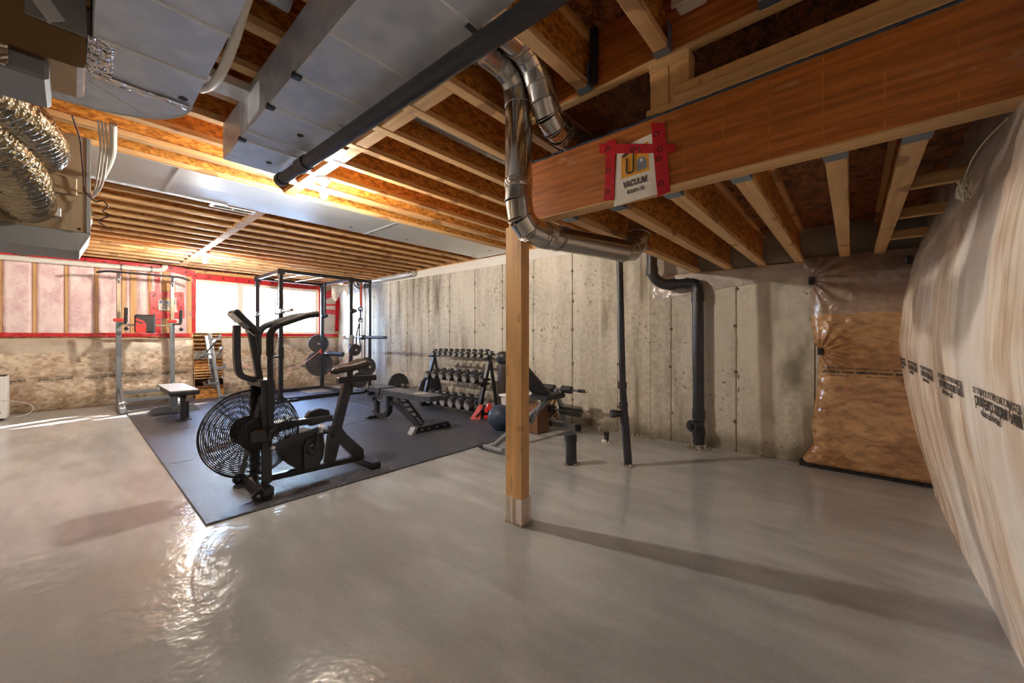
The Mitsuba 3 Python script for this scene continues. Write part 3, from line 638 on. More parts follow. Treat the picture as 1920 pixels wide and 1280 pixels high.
# pale sheet metal closing two joist bays
pn = thing('joist_bay_duct', 'long flat pale sheet metal strip across the joists', 'duct')
xs = [XL, -1.1, .54, 2.41, CX - .06]
for a, b in zip(xs[:-1], xs[1:]):
    for c, d in ((3.85, 4.215), (4.217, 4.58)): obj('sheet', box((a + .002, c, ZJ - .006), (b - .002, d, ZJ - .001), .001), 'galvanised_pale', pn)
    obj('seam_rib', box((b - .008, 3.85, ZJ - .012), (b + .008, 4.58, ZJ - .004), .002), 'galvanised_pale', pn)
obj('edge_flange', cyl((XL, 4.585, ZJ - .01), (1.0, 4.585, ZJ - .01), .012, 10), 'galvanised', pn)
for x, y in ((1.02, 3.07), (2.9, 4.4), (4.1, 4.05), (4.15, 4.45), (2.15, 4.4)): obj('test_port', lathe([(0, .003), (.012, .003), (.014, 0)], (x, y, ZJ - .006), (0, 0, -1), 12), 'black_matte', pn) if y > 3.5 else None
k = thing('sheet_metal_patch', 'small pale sheet metal patch beside the end of the supply duct', 'duct')
obj('sheet', box((1.0, 2.62, ZJ - .006), (1.25, 2.84, ZJ - .001), .001), 'galvanised_pale', k); obj('test_port', lathe([(0, .003), (.014, .003), (.016, 0)], (1.12, 2.73, ZJ - .006), (0, 0, -1), 12), 'black_matte', k)
for x0, x1, y, lab in ((.88, 1.25, 4.67, 'slotted pale ceiling grille beside the sheet metal strip'), (.86, 1.23, 8.77, 'slotted pale ceiling grille near the window wall')):
    k = thing('ceiling_grille', lab, 'vent')
    obj('frame', [box((x0, y - .055, ZJ - .014), (x1, y - .035, ZJ - .002), .002), box((x0, y + .035, ZJ - .014), (x1, y + .055, ZJ - .002), .002), box((x0, y - .05, ZJ - .014), (x0 + .03, y + .05, ZJ - .002)), box((x1 - .03, y - .05, ZJ - .014), (x1, y + .05, ZJ - .002)), box((x0 + (x1 - x0) * .47, y - .05, ZJ - .013), (x0 + (x1 - x0) * .53, y + .05, ZJ - .002))], 'vent_white', k)
    obj('backing', box((x0 + .02, y - .04, ZJ - .0035), (x1 - .02, y + .04, ZJ - .001)), 'black_matte', k)
    for t in np.linspace(x0 + .045, x1 - .045, 16): obj('slat', bar((t, y - .036, ZJ - .009), (t, y + .036, ZJ - .009), .004, .011, up=(.5, 0, 1), ch=.001), 'vent_white', k)
k = thing('vent_box', 'pale plastic vent box at the dark header near the top edge', 'vent')
obj('body', box((1.72, .46, 2.585), (1.80, .58, 2.70), .01), 'vent_white', k); obj('flange', box((1.71, .45, 2.575), (1.72, .59, 2.71), .004), 'vent_white', k)

# black pipe beside the supply duct
bp = thing('black_drain_pipe', 'long black plastic pipe running along the edge of the supply duct', 'pipe')
obj('pipe', tube([(.895, 2.42, 2.165), (.945, .4, 2.165)], .036, 20), 'abs_pipe', bp, smooth=40); obj('pipe', tube([(.945, .4, 2.165), (.95, -.36, 2.165)], .036, 20), 'abs_pipe', bp, smooth=40)
obj('coupling', cyl((.895, 2.36, 2.165), (.893, 2.46, 2.165), .042, 20), 'abs_pipe', bp, smooth=40)
obj('end_section', tube([(.893, 2.46, 2.165), (.885, 2.74, 2.165)], .033, 18), 'iron', bp, smooth=40); obj('end_cap', cyl((.885, 2.72, 2.165), (.884, 2.765, 2.165), .04, 20), 'iron', bp, smooth=40)
for y in (2.55, 2.1): obj('strap', bar((.941, y, 2.165), (.941, y, ZJ), .012, .003), 'strap_metal', bp)

# round ducts
def round_duct(name, path, r, lab, rings, rad=.16, tapes=(), straps=(), mat_='spiral_duct'):
    k = thing(name, lab, 'duct'); P = bend(path, rad, 3)
    for a, b in zip(P[:-1], P[1:]):
        if np.linalg.norm(b - a) > 1e-4: obj('segment', tube([a, b + unit(b - a) * .004], r, 28), mat_, k, smooth=40)
    for p in P[1:-1]:
        i = np.argmin(np.linalg.norm(P - p, axis=1)); d = unit(P[i + 1] - P[i - 1])
        obj('joint_ring', [trimesh.Trimesh(*lathe([(r + .0005, -.004), (r + .004, -.002), (r + .004, .002), (r + .0005, .004)], p, d, 28).__class__.__call__ and (lambda m: (m.vertices, m.faces))(lathe([(r + .0005, -.004), (r + .004, -.002), (r + .004, .002), (r + .0005, .004)], p, d, 28)), process=False)], 'strap_metal', k, smooth=30)
    for p, d in tapes:
        m = lathe([(r + .001, -.025), (r + .0035, -.024), (r + .0035, .024), (r + .001, .025)], p, d, 40); v = m.vertices
        m.vertices = v + (.003 * fb(v[:, 0] * 60, v[:, 1] * 60, v[:, 2] * 60, 2))[:, None]
        obj('foil_tape', m, 'foil_tape', k, smooth=True)
    for p, top in straps:
        p = V(*p); obj('hanger_strap', [bar(p + V(0, r + .004, 0), (p[0], p[1] + r + .004, top), .022, .002, up=(0, 1, 0), ch=.0005)] + [rtube([p + (r + .003) * V(0, math.cos(a), math.sin(a)) for a in np.linspace(0, -np.pi, 12)], .022, .002, up=(0, 0, 1))], 'strap_metal', k)
    return k
R = .0725
round_duct('round_duct', [(-1.6, 1.40, 2.57), (1.60, 1.36, 2.57), (1.60, 1.36, 1.735), (2.58, 1.12, 1.735), (2.62, 1.11, 2.02)], R, 'shiny round metal duct dropping beside the post and turning under the beam', [],
           tapes=(((1.30, 1.365, 2.57), (1, 0, 0)), ((1.60, 1.36, 1.985), (0, 0, 1)), ((1.80, 1.31, 1.735), (.97, -.24, 0)), ((2.62, 1.11, 1.94), (0, 0, 1))), straps=(((1.87, 1.294, 1.735), 1.85),))
round_duct('round_duct', [(-1.6, 1.205, 2.57), (1.53, 1.20, 2.57), (1.66, 1.20, 2.275), (2.35, 1.16, 2.275), (2.38, 1.16, 2.44)], R * .97, 'shiny round metal duct bending above the beam behind the dropping one', [], rad=.12,
           tapes=(((1.42, 1.202, 2.57), (1, 0, 0)), ((1.78, 1.195, 2.275), (1, 0, 0))), straps=(((1.76, 1.195, 2.275), 2.46),))
round_duct('round_duct', [(.95, 2.055, 2.575), (4.38, 2.055, 2.575)], .06, 'slim round metal duct lying between two joists left of the post', [], tapes=(((2.05, 2.055, 2.575), (1, 0, 0)),))
round_duct('round_duct', [(4.345, 6.35, 2.385), (4.345, 8.2, 2.385)], .052, 'pale round metal duct along the top of the concrete wall near the power rack', [], mat_='galvanised_pale', tapes=(((4.345, 6.42, 2.385), (0, 1, 0)),))
round_duct('round_duct', [(-1.0, 1.75, 2.56), (.59, 1.75, 2.56)], .055, 'round metal duct seen between the two big rectangular ducts', [], mat_='galvanised')
k = thing('white_vent_pipe', 'white plastic pipe along the top of the pink insulated wall', 'pipe')
obj('pipe', tube(bend([(-2.9, YB - .1, 2.30), (1.05, YB - .1, 2.365), (1.11, YB - .1, 2.40), (1.115, YB - .1, ZJ + .02)], .07, 5), .042, 16), 'pvc', k, smooth=40)
for x in (.55, .93): obj('strap', [lathe([(.043, -.012), (.046, -.012), (.046, .012), (.043, .012), (.043, -.012)], (x, YB - .1, 2.30 + .065 * (x + 2.9) / 3.95), (1, 0, .016), 20), bar((x, YB - .1, 2.40), (x, YB - .1, ZJ), .02, .003)], 'strap_metal', k)

# floor drains and black plumbing
st = thing('black_soil_pipe', 'thick black drain pipe on the concrete wall with an offset bend at its top', 'pipe')
obj('pipe', tube(bend([(4.22, 1.66, 2.12), (4.22, 1.655, 1.83), (4.27, 1.56, 1.725), (4.33, 1.215, 1.725), (4.33, 1.205, .04)], .075, 5), .055, 22), 'abs_pipe', st, smooth=40)
for p, q in (((4.22, 1.656, 1.84), (4.22, 1.656, 1.93)), ((4.285, 1.50, 1.725), (4.297, 1.43, 1.725)), ((4.33, 1.213, 1.63), (4.33, 1.213, 1.53)), ((4.33, 1.206, .30), (4.33, 1.206, .40)), ((4.33, 1.206, .12), (4.33, 1.206, .2)), ((4.32, 1.30, 1.725), (4.314, 1.33, 1.725))): obj('coupling', cyl(p, q, .063, 22), 'abs_pipe', st, smooth=40)
cl = obj('cleanout', cyl((4.31, 1.20, .24), (4.22, 1.235, .24), .052, 20), 'abs_pipe', st, smooth=40)
obj('plug', [cyl((4.22, 1.235, .24), (4.205, 1.241, .24), .062, 20), box((4.18, 1.226, .215), (4.206, 1.262, .265), .004)], 'black_matte', cl)
def rubble(c, r, n=26, h=.03):
    ms = []
    for i in range(n):
        a, q = rng.uniform(0, 6.28), r * rng.uniform(.5, 1)
        m = trimesh.creation.icosphere(1, rng.uniform(.008, .018)); m.vertices *= rng.uniform(.6, 1.2, 3); m.apply_translation((c[0] + q * math.cos(a), c[1] + q * math.sin(a), .004 + rng.uniform(0, h) * (1 - q / r))); ms.append(m)
    return ms
obj('rough_grout', rubble((4.31, 1.21), .13, 60, .06), 'concrete_plain', st)
tp = thing('slim_black_pipe', 'slim black pipe rising from the floor to the joists with a small side tee', 'pipe')
obj('pipe', tube([(3.30, 1.51, .01), (3.30, 1.545, .42)], .036, 18), 'abs_pipe', tp, smooth=40)
obj('pipe', tube([(3.30, 1.545, .42), (3.30, 1.565, .72), (3.30, 1.60, 2.12)], [.034, .029, .029], 18), 'abs_pipe', tp, smooth=40)
for z, y in ((.72, 1.566), (.535, 1.556), (.40, 1.545)): obj('coupling', cyl((3.30, y, z - .03), (3.30, y + .002, z + .03), .039, 18), 'abs_pipe', tp, smooth=40)
tb = obj('tee_branch', cyl((3.30, 1.55, .465), (3.235, 1.61, .465), .03, 16), 'abs_pipe', tp, smooth=40); obj('plug', cyl((3.236, 1.609, .465), (3.21, 1.633, .465), .037, 16), 'iron', tb, smooth=40)
obj('rough_grout', rubble((3.30, 1.51), .055, 26, .015), 'concrete_plain', tp)
sb = thing('capped_drain', 'short thick capped black pipe stub in the floor right of the post', 'pipe')
obj('pipe', tube([(3.0, 1.92, 0), (3.0, 1.925, .24)], .05, 22), 'abs_pipe', sb, smooth=40); obj('cap', cyl((3.0, 1.925, .205), (3.0, 1.926, .278), .056, 24, ch=.006), 'black_matte', sb, smooth=30); obj('rough_grout', rubble((3.0, 1.92), .075, 30, .02), 'concrete_plain', sb)
sb = thing('capped_drain', 'tiny capped black pipe stub in the floor near the concrete wall', 'pipe')
obj('pipe', tube([(3.9, 2.035, 0), (3.9, 2.04, .09)], .024, 16), 'abs_pipe', sb, smooth=40); obj('cap', cyl((3.9, 2.04, .07), (3.9, 2.04, .115), .03, 18, ch=.004), 'abs_pipe', sb, smooth=30); obj('rough_grout', rubble((3.9, 2.035), .045, 20, .02), 'poly_white', sb)
obj('rough_edge', [q for y in np.linspace(1.7, 3.0, 26) for q in rubble((4.36, y), .07 * (1 - abs(y - 2.4) / 1.3) + .01, 6, .02)], 'concrete_plain', 'wall_right', kind='stuff')
# coil of white wire on the joist blocking
loops = []
for q in range(9):
    n1, n2 = rng.normal(size=3) * .35 + V(.3, 1, .1), rng.normal(size=3); n1 = unit(n1); e1 = unit(np.cross(n1, n2)); e2 = np.cross(n1, e1); rr_ = rng.uniform(.022, .036)
    loops.append(tube([V(2.0, -.285, 1.655) + rng.normal(size=3) * .0 + rr_ * (math.cos(a) * e1 + math.sin(a) * e2) + V(0, 0, .006 * math.sin(q)) for a in np.linspace(0, 2 * np.pi, 26)], .0022, 5))
obj('wire_coil', loops + [tube(bend([(2.0, -.285, 1.69), (1.93, -.30, 1.76), (1.9, -.36, 1.83)], .1, 5), .0022, 5)], 'wire_white', label='small tangled coil of white wire hanging at the insulated wall on the right', cat='wire', smooth=True)

# lamps
def bulb(x, y, lab):
    k = thing('bare_bulb', lab, 'light bulb')
    obj('holder', lathe([(0, .055), (.03, .055), (.045, .03), (.058, .008), (.058, 0), (0, 0)], (x, y, ZJ), (0, 0, -1), 26), 'white_plastic', k, smooth=40)
    obj('socket', cyl((x, y, ZJ - .055), (x, y, ZJ - .075), .016, 18), 'white_plastic', k, smooth=40)
    key = put(k + '__glass_bulb'); r = .032
    prof = [(.0, 0), (.014, .002), (.018, .02), (.030, .045), (r, .062), (.030, .078), (.020, .09), (.008, .095), (0, .0955)]
    m = lathe(prof, (x, y, ZJ - .074), (0, 0, -1), 28); m.fix_normals()
    scene[key] = mikit.ply(m, 'white_plastic', smooth=True, emitter={'type': 'area', 'radiance': rgb(BULB)})
bulb(1.355, 3.235, 'glowing bare bulb below the joists, nearer of the two lit bulbs')
bulb(1.34, 7.45, 'glowing bare bulb near the window wall')
bulb(-2.15, 4.89, 'bare bulb on the joists beyond the left edge')

# ================================================================== GYM
# rubber floor mats
MT = .012
mats = [(.54, 1.85, (2.965, 4.62, 6.28, 7.94, 9.30), ('under the fan end of the air bike', 'between air bike and flat bench', 'under the flat bench', 'at the foot of the leaning mirror')),
        (1.853, 3.2, (2.965, 5.0, 6.33, 8.0, 9.30), ('under the bike seat and the adjustable bench', 'between air bike and power rack', 'under the near posts of the power rack', 'under the far posts of the power rack')),
        (3.203, 4.36, (2.965, 5.0, 6.5, 7.4, 8.35), ('in front of the dumbbell rack beside the post', 'under the curl bar and its weight plates', 'at the wall between curl bar and power rack', 'in the corner behind the power rack'))]
for x0, x1, yy, names in mats:
    for y0, y1, nm in zip(yy[:-1], yy[1:], names):
        obj('rubber_mat', box((x0, y0 + .002, 0), (x1, y1 - .002, MT), .003), 'rubber_mat', label='black speckled rubber floor mat ' + nm, cat='mat', group='rubber floor mats')

# ---- air bike
BY = 3.33
bk_ = thing('air_bike', 'black air bike with a large caged fan wheel standing on the mats', 'exercise bike')
obj('front_foot', box((.875, 3.07, MT + .025), (.945, 3.66, MT + .085), .006), 'black_metal', bk_)
obj('rear_foot', box((1.70, 3.10, MT), (1.79, 3.52, MT + .055), .008), 'black_metal', bk_)
for y in (3.115, 3.60):
    wl = obj('wheel', lathe([(0, -.014), (.034, -.014), (.037, -.008), (.037, .008), (.034, .014), (0, .014)], (.855, y, MT + .037), (0, 1, 0), 24), 'black_matte', bk_, smooth=40)
    obj('hub', lathe([(0, -.018), (.012, -.018), (.012, .018), (0, .018)], (.855, y, MT + .037), (0, 1, 0), 14), 'steel_grey', wl)
obj('foot_pad', box((.885, 3.075, MT), (.935, 3.14, MT + .026), .006), 'black_matte', bk_); obj('foot_pad', box((.885, 3.6, MT), (.935, 3.65, MT + .026), .006), 'black_matte', bk_)
obj('base_rail', bar((.93, BY, MT + .075), (1.74, BY, MT + .06), .05, .045), 'black_metal', bk_)
for y in (3.205, 3.485): obj('fork_leg', box((.905, y - .02, MT + .08), (.965, y + .02, .80), .005), 'black_metal', bk_)
obj('top_box', [box((.89, 3.18, .79), (.985, 3.51, .845), .008), prism([(.965, .60), (.985, .60), (.99, .80), (.965, .80)], 3.2, 3.49, 'y')], 'black_metal', bk_)
# fan: cage of rings and spokes, blades inside
FC, FR = V(.88, 3.345, .445), .318
cage = []
def dish(r): return .105 * (1 - (max(r, .08) / FR) ** 3.2) + .018
for s in (-1, 1):
    for r in np.linspace(.110, FR, 19):
        a = np.linspace(0, 2 * np.pi, 57)[:-1]
        cage.append(tube(np.stack([FC[0] + r * np.cos(a), np.full(56, FC[1] + s * dish(r)), FC[2] + r * np.sin(a)], 1), .0025 if r < FR - .005 else .004, 5, closed=True))
cg = obj('fan_cage', cage, 'black_metal', bk_, kind='stuff', smooth=True)
sp = []
for s in (-1, 1):
    for q in range(12):
        for dq in (-.06, .06):
            a = q * 2 * np.pi / 12 + .2 + dq
            sp.append(tube([FC + V(r * math.cos(a), s * (dish(r) - .004), r * math.sin(a)) for r in np.linspace(.09, FR, 9)], .002, 5))
obj('cage_spokes', sp, 'black_metal', bk_, kind='stuff', smooth=True)
for s in (-1, 1):
    hb = obj('fan_hub', lathe([(0, .006), (.045, .006), (.10, 0), (.112, -.006), (.112, -.014), (0, -.014)], FC + V(0, s * .124, 0), (0, s, 0), 36), 'black_matte', bk_, smooth=30)
    for r in (.06, .075, .09, .102): obj('hub_ring', lathe([(r - .003, 0), (r, .004), (r + .003, 0)], FC + V(0, s * (.128 - .05 * (r - .05)), 0), (0, s, 0), 36), 'black_metal', hb)
obj('axle_box', box((FC[0] - .05, 3.17, FC[2] - .05), (FC[0] + .06, 3.215, FC[2] + .05), .012), 'black_metal', bk_)
for q in range(6):
    a = q * np.pi / 3 + .3; d = V(math.cos(a), 0, math.sin(a)); t = V(-math.sin(a), 0, math.cos(a))
    c = FC + d * .2; obj('fan_blade', bar(FC + d * .10, FC + d * .285, .004, .10, up=(0, 1, 0), ch=.001), 'black_metal', bk_)
# drive housing, cranks, pedals, links
hs = obj('drive_housing', prism([(1.054, .275), (1.13, .361), (1.264, .413), (1.355, .37), (1.37, .26), (1.355, .166), (1.303, .098), (1.178, .107), (1.083, .199)], 3.25, 3.42, 'y'), 'black_matte', bk_)
obj('crank_plate', prism([(1.20, .12), (1.20, .30), (1.235, .345), (1.285, .345), (1.32, .30), (1.32, .12)], 3.225, 3.25, 'y'), 'black_metal', hs)
ck = obj('crank', [lathe([(0, .02), (.035, .02), (.045, .01), (.045, 0), (0, 0)], (1.262, 3.225, .262), (0, -1, 0), 24), bar((1.262, 3.195, .262), (1.30, 3.185, .41), .018, .03, up=(0, 1, 0))], 'black_metal', bk_)
pd = obj('pedal', box((1.245, 3.10, .395), (1.345, 3.18, .418), .006), 'black_matte', bk_)
obj('pedal_strap', rtube(bend([(1.275, 3.105, .416), (1.285, 3.108, .452), (1.30, 3.14, .468), (1.312, 3.172, .452), (1.32, 3.176, .416)], .03, 4), .045, .003, up=(0, 0, 1)), 'hex_face', pd, label='pale strap')
obj('crank', [bar((1.262, 3.44, .262), (1.225, 3.45, .12), .018, .03, up=(0, 1, 0))], 'black_metal', bk_); obj('pedal', box((1.175, 3.46, .10), (1.275, 3.54, .125), .006), 'black_matte', bk_)
for y in (3.14, 3.52):
    obj('link_rod', rtube([(.96, y, .36), (1.08, y, .395), (1.28, y, .43)], .02, .045), 'black_metal', bk_)
    obj('link_joint', lathe([(0, -.016), (.014, -.016), (.014, .016), (0, .016)], (.955, y, .36), (0, 1, 0), 14), 'chrome', bk_)
obj('top_tube', bar((.97, 3.33, .475), (1.46, 3.33, .47), .05, .05), 'black_metal', bk_)
obj('foot_peg', [cyl((.955, 3.21, .475), (.955, 3.08, .475), .022, 14)], 'black_matte', bk_); obj('foot_peg', [cyl((.955, 3.48, .475), (.955, 3.61, .475), .022, 14)], 'black_matte', bk_)
obj('tension_lever', [bar((1.08, 3.33, .505), (1.20, 3.33, .515), .02, .012), cyl((1.10, 3.33, .505), (1.095, 3.33, .54), .006, 10)], 'black_metal', bk_)
obj('belt_guard', prism([(1.27, .50), (1.30, .54), (1.38, .555), (1.45, .53), (1.47, .44), (1.30, .42)], 3.36, 3.41, 'y'), 'black_matte', bk_)
obj('seat_tube', bar((1.455, 3.33, .20), (1.60, 3.33, .76), .055, .075, up=(1, 0, 0)), 'black_metal', bk_)
obj('rear_strut', prism([(1.44, .40), (1.52, .40), (1.58, .31), (1.735, .145), (1.735, .08), (1.66, .08), (1.52, .24), (1.48, .10), (1.40, .10)], 3.305, 3.355, 'y'), 'black_metal', bk_)
obj('adjust_knob', lathe([(0, .03), (.018, .03), (.02, .01), (.008, 0)], (1.47, 3.30, .33), (0, -1, 0), 14), 'black_matte', bk_)
obj('seat_rail', box((1.51, 3.30, .758), (1.86, 3.36, .808), .006), 'black_metal', bk_)
obj('rail_knob', lathe([(0, .04), (.014, .04), (.016, .012), (.006, 0)], (1.62, 3.30, .72), (0, -1, .2), 12), 'black_matte', bk_)
# saddle
def saddle(u, v):
    x = 1.455 + .32 * u; w = np.interp(u, [0, .08, .3, .6, .85, .97, 1], [.012, .032, .046, .088, .112, .085, .02])
    zc = np.interp(u, [0, .2, .5, .8, 1], [.862, .882, .896, .925, .925]); h = np.interp(u, [0, .1, .5, .9, 1], [.012, .034, .042, .05, .018])
    a = v * 2 * np.pi; c, s = np.cos(a), np.sin(a)
    return x, 3.33 + w * np.sign(c) * np.abs(c) ** .8, zc + h * np.sign(s) * np.abs(s) ** .75 * np.where(s > 0, .75, 1.1)
obj('saddle', grid(saddle, np.linspace(0, 1, 36), np.linspace(0, 1, 41)), 'brown_vinyl', bk_, smooth=True)
obj('saddle_clamp', cyl((1.62, 3.33, .80), (1.62, 3.33, .87), .025, 16), 'black_metal', bk_)
# moving arms with foam grips
for y, dx in ((3.175, 0), (3.50, .015)):
    p = bend([(.955 + dx, y, .45), (.948 + dx, y, 1.02), (.948 + dx, y, 1.225), (1.10 + dx, y, 1.285), (1.20 + dx, y, 1.325), (1.285 + dx, y, 1.34)], .12, 8)
    ar = obj('arm', tube(p, .0185, 16), 'black_metal', bk_, smooth=True)
    q = p[p[:, 2] > 1.02]; obj('grip', tube(q, .0235, 16), 'black_matte', ar, smooth=True)
    obj('arm_pivot', lathe([(0, -.03), (.032, -.03), (.034, 0), (.032, .03), (0, .03)], (.956 + dx, y, .475), (0, 1, 0), 20), 'black_metal', bk_, smooth=40)
obj('console_mast', rtube(bend([(.90, 3.345, .838), (.80, 3.345, .87), (.785, 3.345, 1.0), (.785, 3.345, 1.24)], .13, 8), .05, .04), 'black_metal', bk_)
ca = obj('console', bar((.758, 3.345, 1.345), (.905, 3.345, 1.185), .20, .035, up=(1, 0, 1), ch=.008), 'black_metal', bk_)
obj('screen', bar((.795, 3.345, 1.332), (.85, 3.345, 1.272), .13, .003, up=(1, 0, 1), ch=.001), 'grey_ink', ca); obj('bezel', [bar((.743, 3.345, 1.325), (.80, 3.345, 1.262), .19, .006, up=(1, 0, 1), ch=.002)], 'white_plastic', ca)
obj('bezel', bar((.845, 3.345, 1.205), (.885, 3.345, 1.165), .12, .006, up=(1, 0, 1), ch=.002), 'white_plastic', ca)
obj('console_stay', bar((.87, 3.345, 1.22), (.93, 3.345, .84), .05, .04, up=(1, 0, 0)), 'black_metal', bk_)

# ---- power rack
RA, RB, RC, RD = (2.42, 7.55), (2.42, 8.85), (3.68, 8.88), (3.70, 7.58)
pr = thing('power_rack', 'tall black power rack cage standing in front of the windows', 'power rack')
RT = 2.36
for (x, y) in (RA, RB, RC, RD):
    up = obj('upright', box((x - .032, y - .032, MT), (x + .032, y + .032, RT), .004), 'black_metal', pr)
    obj('hole_row', [lathe([(0, .001), (.008, .001), (.008, 0)], (x - .033, y, z), (-1, 0, 0), 8) for z in np.arange(.25, 2.2, .05)], 'hex_face', up, kind='stuff')
    obj('gusset', [box((x - .06, y - .036, RT - .10), (x + .06, y - .031, RT - .01), .002)], 'black_metal', up)
def beam_(a, b, z, h=.06): return bar((a[0], a[1], z), (b[0], b[1], z), .05, h)
for a, b, z in ((RA, RD, RT - .035), (RB, RC, RT - .035), (RA, RB, RT - .04), (RC, RD, RT - .04), (RA, RD, .045), (RB, RC, .045), (RC, RD, .05), (RA, RB, .05)): obj('crossmember', beam_(a, b, z), 'black_metal', pr)
for t in (.35, .65): obj('pull_up_bar', cyl((RA[0] + 1.28 * t, RA[1], RT - .03), (RA[0] + 1.28 * (t - .12), RB[1], RT - .03), .016, 14), 'chrome', pr, smooth=40)
for (x, y) in (RA, RD):
    ft = obj('foot_plate', box((x - .18, y - .11, MT), (x + .26, y - .03, MT + .04), .004), 'black_metal', pr)
    obj('bolt', [lathe([(0, .008), (.008, .006), (.01, 0)], (x + d, y - .07, MT + .04), (0, 0, 1), 10) for d in (-.1, .1, .2)], 'chrome', ft)
# J-hooks
for (x, y), z in ((RA, 1.585), (RB, 1.58)):
    jh = obj('bar_hook', [box((x - .10, y - .04, z - .03), (x - .03, y + .04, z - .018), .002), box((x - .10, y - .04, z - .03), (x - .09, y + .04, z + .03), .002), box((x - .04, y - .045, z - .09), (x - .031, y + .045, z + .10), .002)], 'black_metal', pr)
obj('spotter_bracket', [box((RA[0] - .045, RA[1] - .05, .78), (RA[0] + .04, RA[1] - .032, .98), .003), bar((RA[0] - .03, RA[1] - .05, .82), (RA[0] - .14, RA[1] - .06, .81), .05, .03), box((RA[0] - .15, RA[1] - .08, .80), (RA[0] - .135, RA[1] - .03, .87), .003)], 'black_metal', pr)
for (x, y), z in ((RC, 1.62), (RD, 1.68)): obj('hook', [cyl((x, y - .03, z), (x + .02, y - .17, z), .03, 14), lathe([(0, .004), (.05, .004), (.05, 0)], (x, y - .10, z), (0, -1, 0), 16)], 'black_metal', pr)
hn = obj('dip_handle', cyl((RD[0] + .03, RD[1] - .03, 1.155), (RD[0] + .05, 6.33, 1.15), .013, 14), 'steel_grey', pr); obj('grip', cyl((RD[0] + .04, 7.10, 1.153), (RD[0] + .05, 6.33, 1.15), .026, 16), 'black_matte', hn); obj('collar', cyl((RD[0] + .04, 7.2, 1.153), (RD[0] + .04, 7.11, 1.153), .045, 18), 'black_metal', hn)
obj('bar_hook', [box((RD[0] - .13, RD[1] - .05, 1.12), (RD[0] - .03, RD[1] + .04, 1.14), .003), box((RD[0] - .14, RD[1] - .05, 1.12), (RD[0] - .125, RD[1] + .04, 1.19), .003), box((RD[0] - .045, RD[1] - .05, 1.0), (RD[0] + .045, RD[1] - .03, 1.2), .003)], 'chrome', pr)
fp = obj('roller_peg', cyl((RC[0], RC[1] - .03, .80), (RC[0] + .12, RC[1] - .30, .79), .012, 12), 'chrome', pr); obj('foam_grip', cyl((RC[0] + .07, RC[1] - .16, .795), (RC[0] + .22, RC[1] - .55, .78), .05, 20, ch=.01), 'black_matte', fp, smooth=30)
# cable tower at the right of the rack
ct = thing('cable_tower', 'black cable pulley tower with chrome guide rods beside the power rack', 'cable machine')
obj('post', box((4.12, 7.62, MT), (4.17, 7.67, 2.36), .004), 'black_metal', ct)
for x in (3.98, 4.05): obj('guide_rod', cyl((x, 7.66, MT + .05), (x, 7.66, 2.30), .013, 12), 'chrome', ct, smooth=40)
obj('top_arm', bar((3.735, 7.625, 2.325), (4.18, 7.645, 2.325), .05, .06), 'black_metal', ct); obj('base', box((3.9, 7.56, MT), (4.22, 7.74, MT + .05), .005), 'black_metal', ct)
obj('base', bar((4.08, 7.65, MT + .03), (4.02, 7.1, MT + .03), .05, .05), 'black_metal', ct)
def pulley(p, ax=(0, 1, 0), r=.05):
    k = obj('pulley', lathe([(r * .62, -.012), (r * .9, -.012), (r, -.009), (r * .88, 0), (r, .009), (r * .9, .012), (r * .62, .012), (r * .62, -.012)], p, ax, 26), 'black_metal', ct, smooth=30)
    obj('spoke', [bar(V(*p) + V(math.cos(a), 0, math.sin(a)) * r * .65, V(*p) - V(math.cos(a), 0, math.sin(a)) * r * .65, .008, .008) for a in (.2, 1.25, 2.3)], 'black_metal', k)
for p in ((4.03, 7.58, 2.22), (3.88, 7.58, 2.25), (3.84, 7.45, 1.72), (3.84, 7.45, 1.50)): pulley(p)
obj('pulley_block', box((3.828, 7.44, 1.50), (3.852, 7.47, 1.72), .003), 'black_metal', ct)
obj('cable', [tube([(3.84, 7.45, 1.74), (3.86, 7.55, 2.25)], .004, 6), tube([(3.84, 7.46, 1.46), (3.82, 7.46, 1.22)], .004, 6), tube([(4.01, 7.64, .5), (4.01, 7.62, 2.2)], .004, 6)], 'black_matte', ct)
obj('weight_peg', cyl((4.0, 7.66, .55), (4.0, 7.36, .55), .025, 14), 'chrome', ct)
obj('low_row_foot', [box((3.86, 7.16, MT), (4.12, 7.22, MT + .06), .005), cyl((4.0, 7.1, .11), (4.0, 7.2, .11), .06, 18)], 'black_metal', ct)
# plates hung on rack and tower
def plate(p, ax, r, t, lab, m='iron', group=None):
    hub, pr_ = r * .22, [(.026, -t * .6), (r * .22, -t * .6), (r * .27, -t * .3), (r * .8, -t * .3), (r * .86, -t * .5), (r * .97, -t * .5), (r, -t * .3), (r, t * .3), (r * .97, t * .5), (r * .86, t * .5), (r * .8, t * .3), (r * .27, t * .3), (r * .22, t * .6), (.026, t * .6), (.026, -t * .6)]
    k = obj('weight_plate', lathe(pr_, p, ax, 48), m, label=lab, cat='weight plate', smooth=30, group=group)
    d, s, u = frame(ax); c = V(*p) + d * t * .31
    obj('rim_ring', lathe([(r * .52 - .004, 0), (r * .52, .002), (r * .52 + .004, 0)], c, d, 40), 'black_metal', k)
    return k
plate((3.64, 8.96, 1.01), (-.35, -1, 0), .205, .045, 'grey weight plate hung at the far right rack post, the upper one'); plate((3.66, 8.97, .56), (-.35, -1, 0), .275, .05, 'large grey weight plate hung at the far right rack post, the lower one')
for z in (1.01, .56): obj('plate_peg', cyl((RC[0] - .02, RC[1] + .02, z), (RC[0], RC[1] + .20, z), .024, 14), 'chrome', pr)
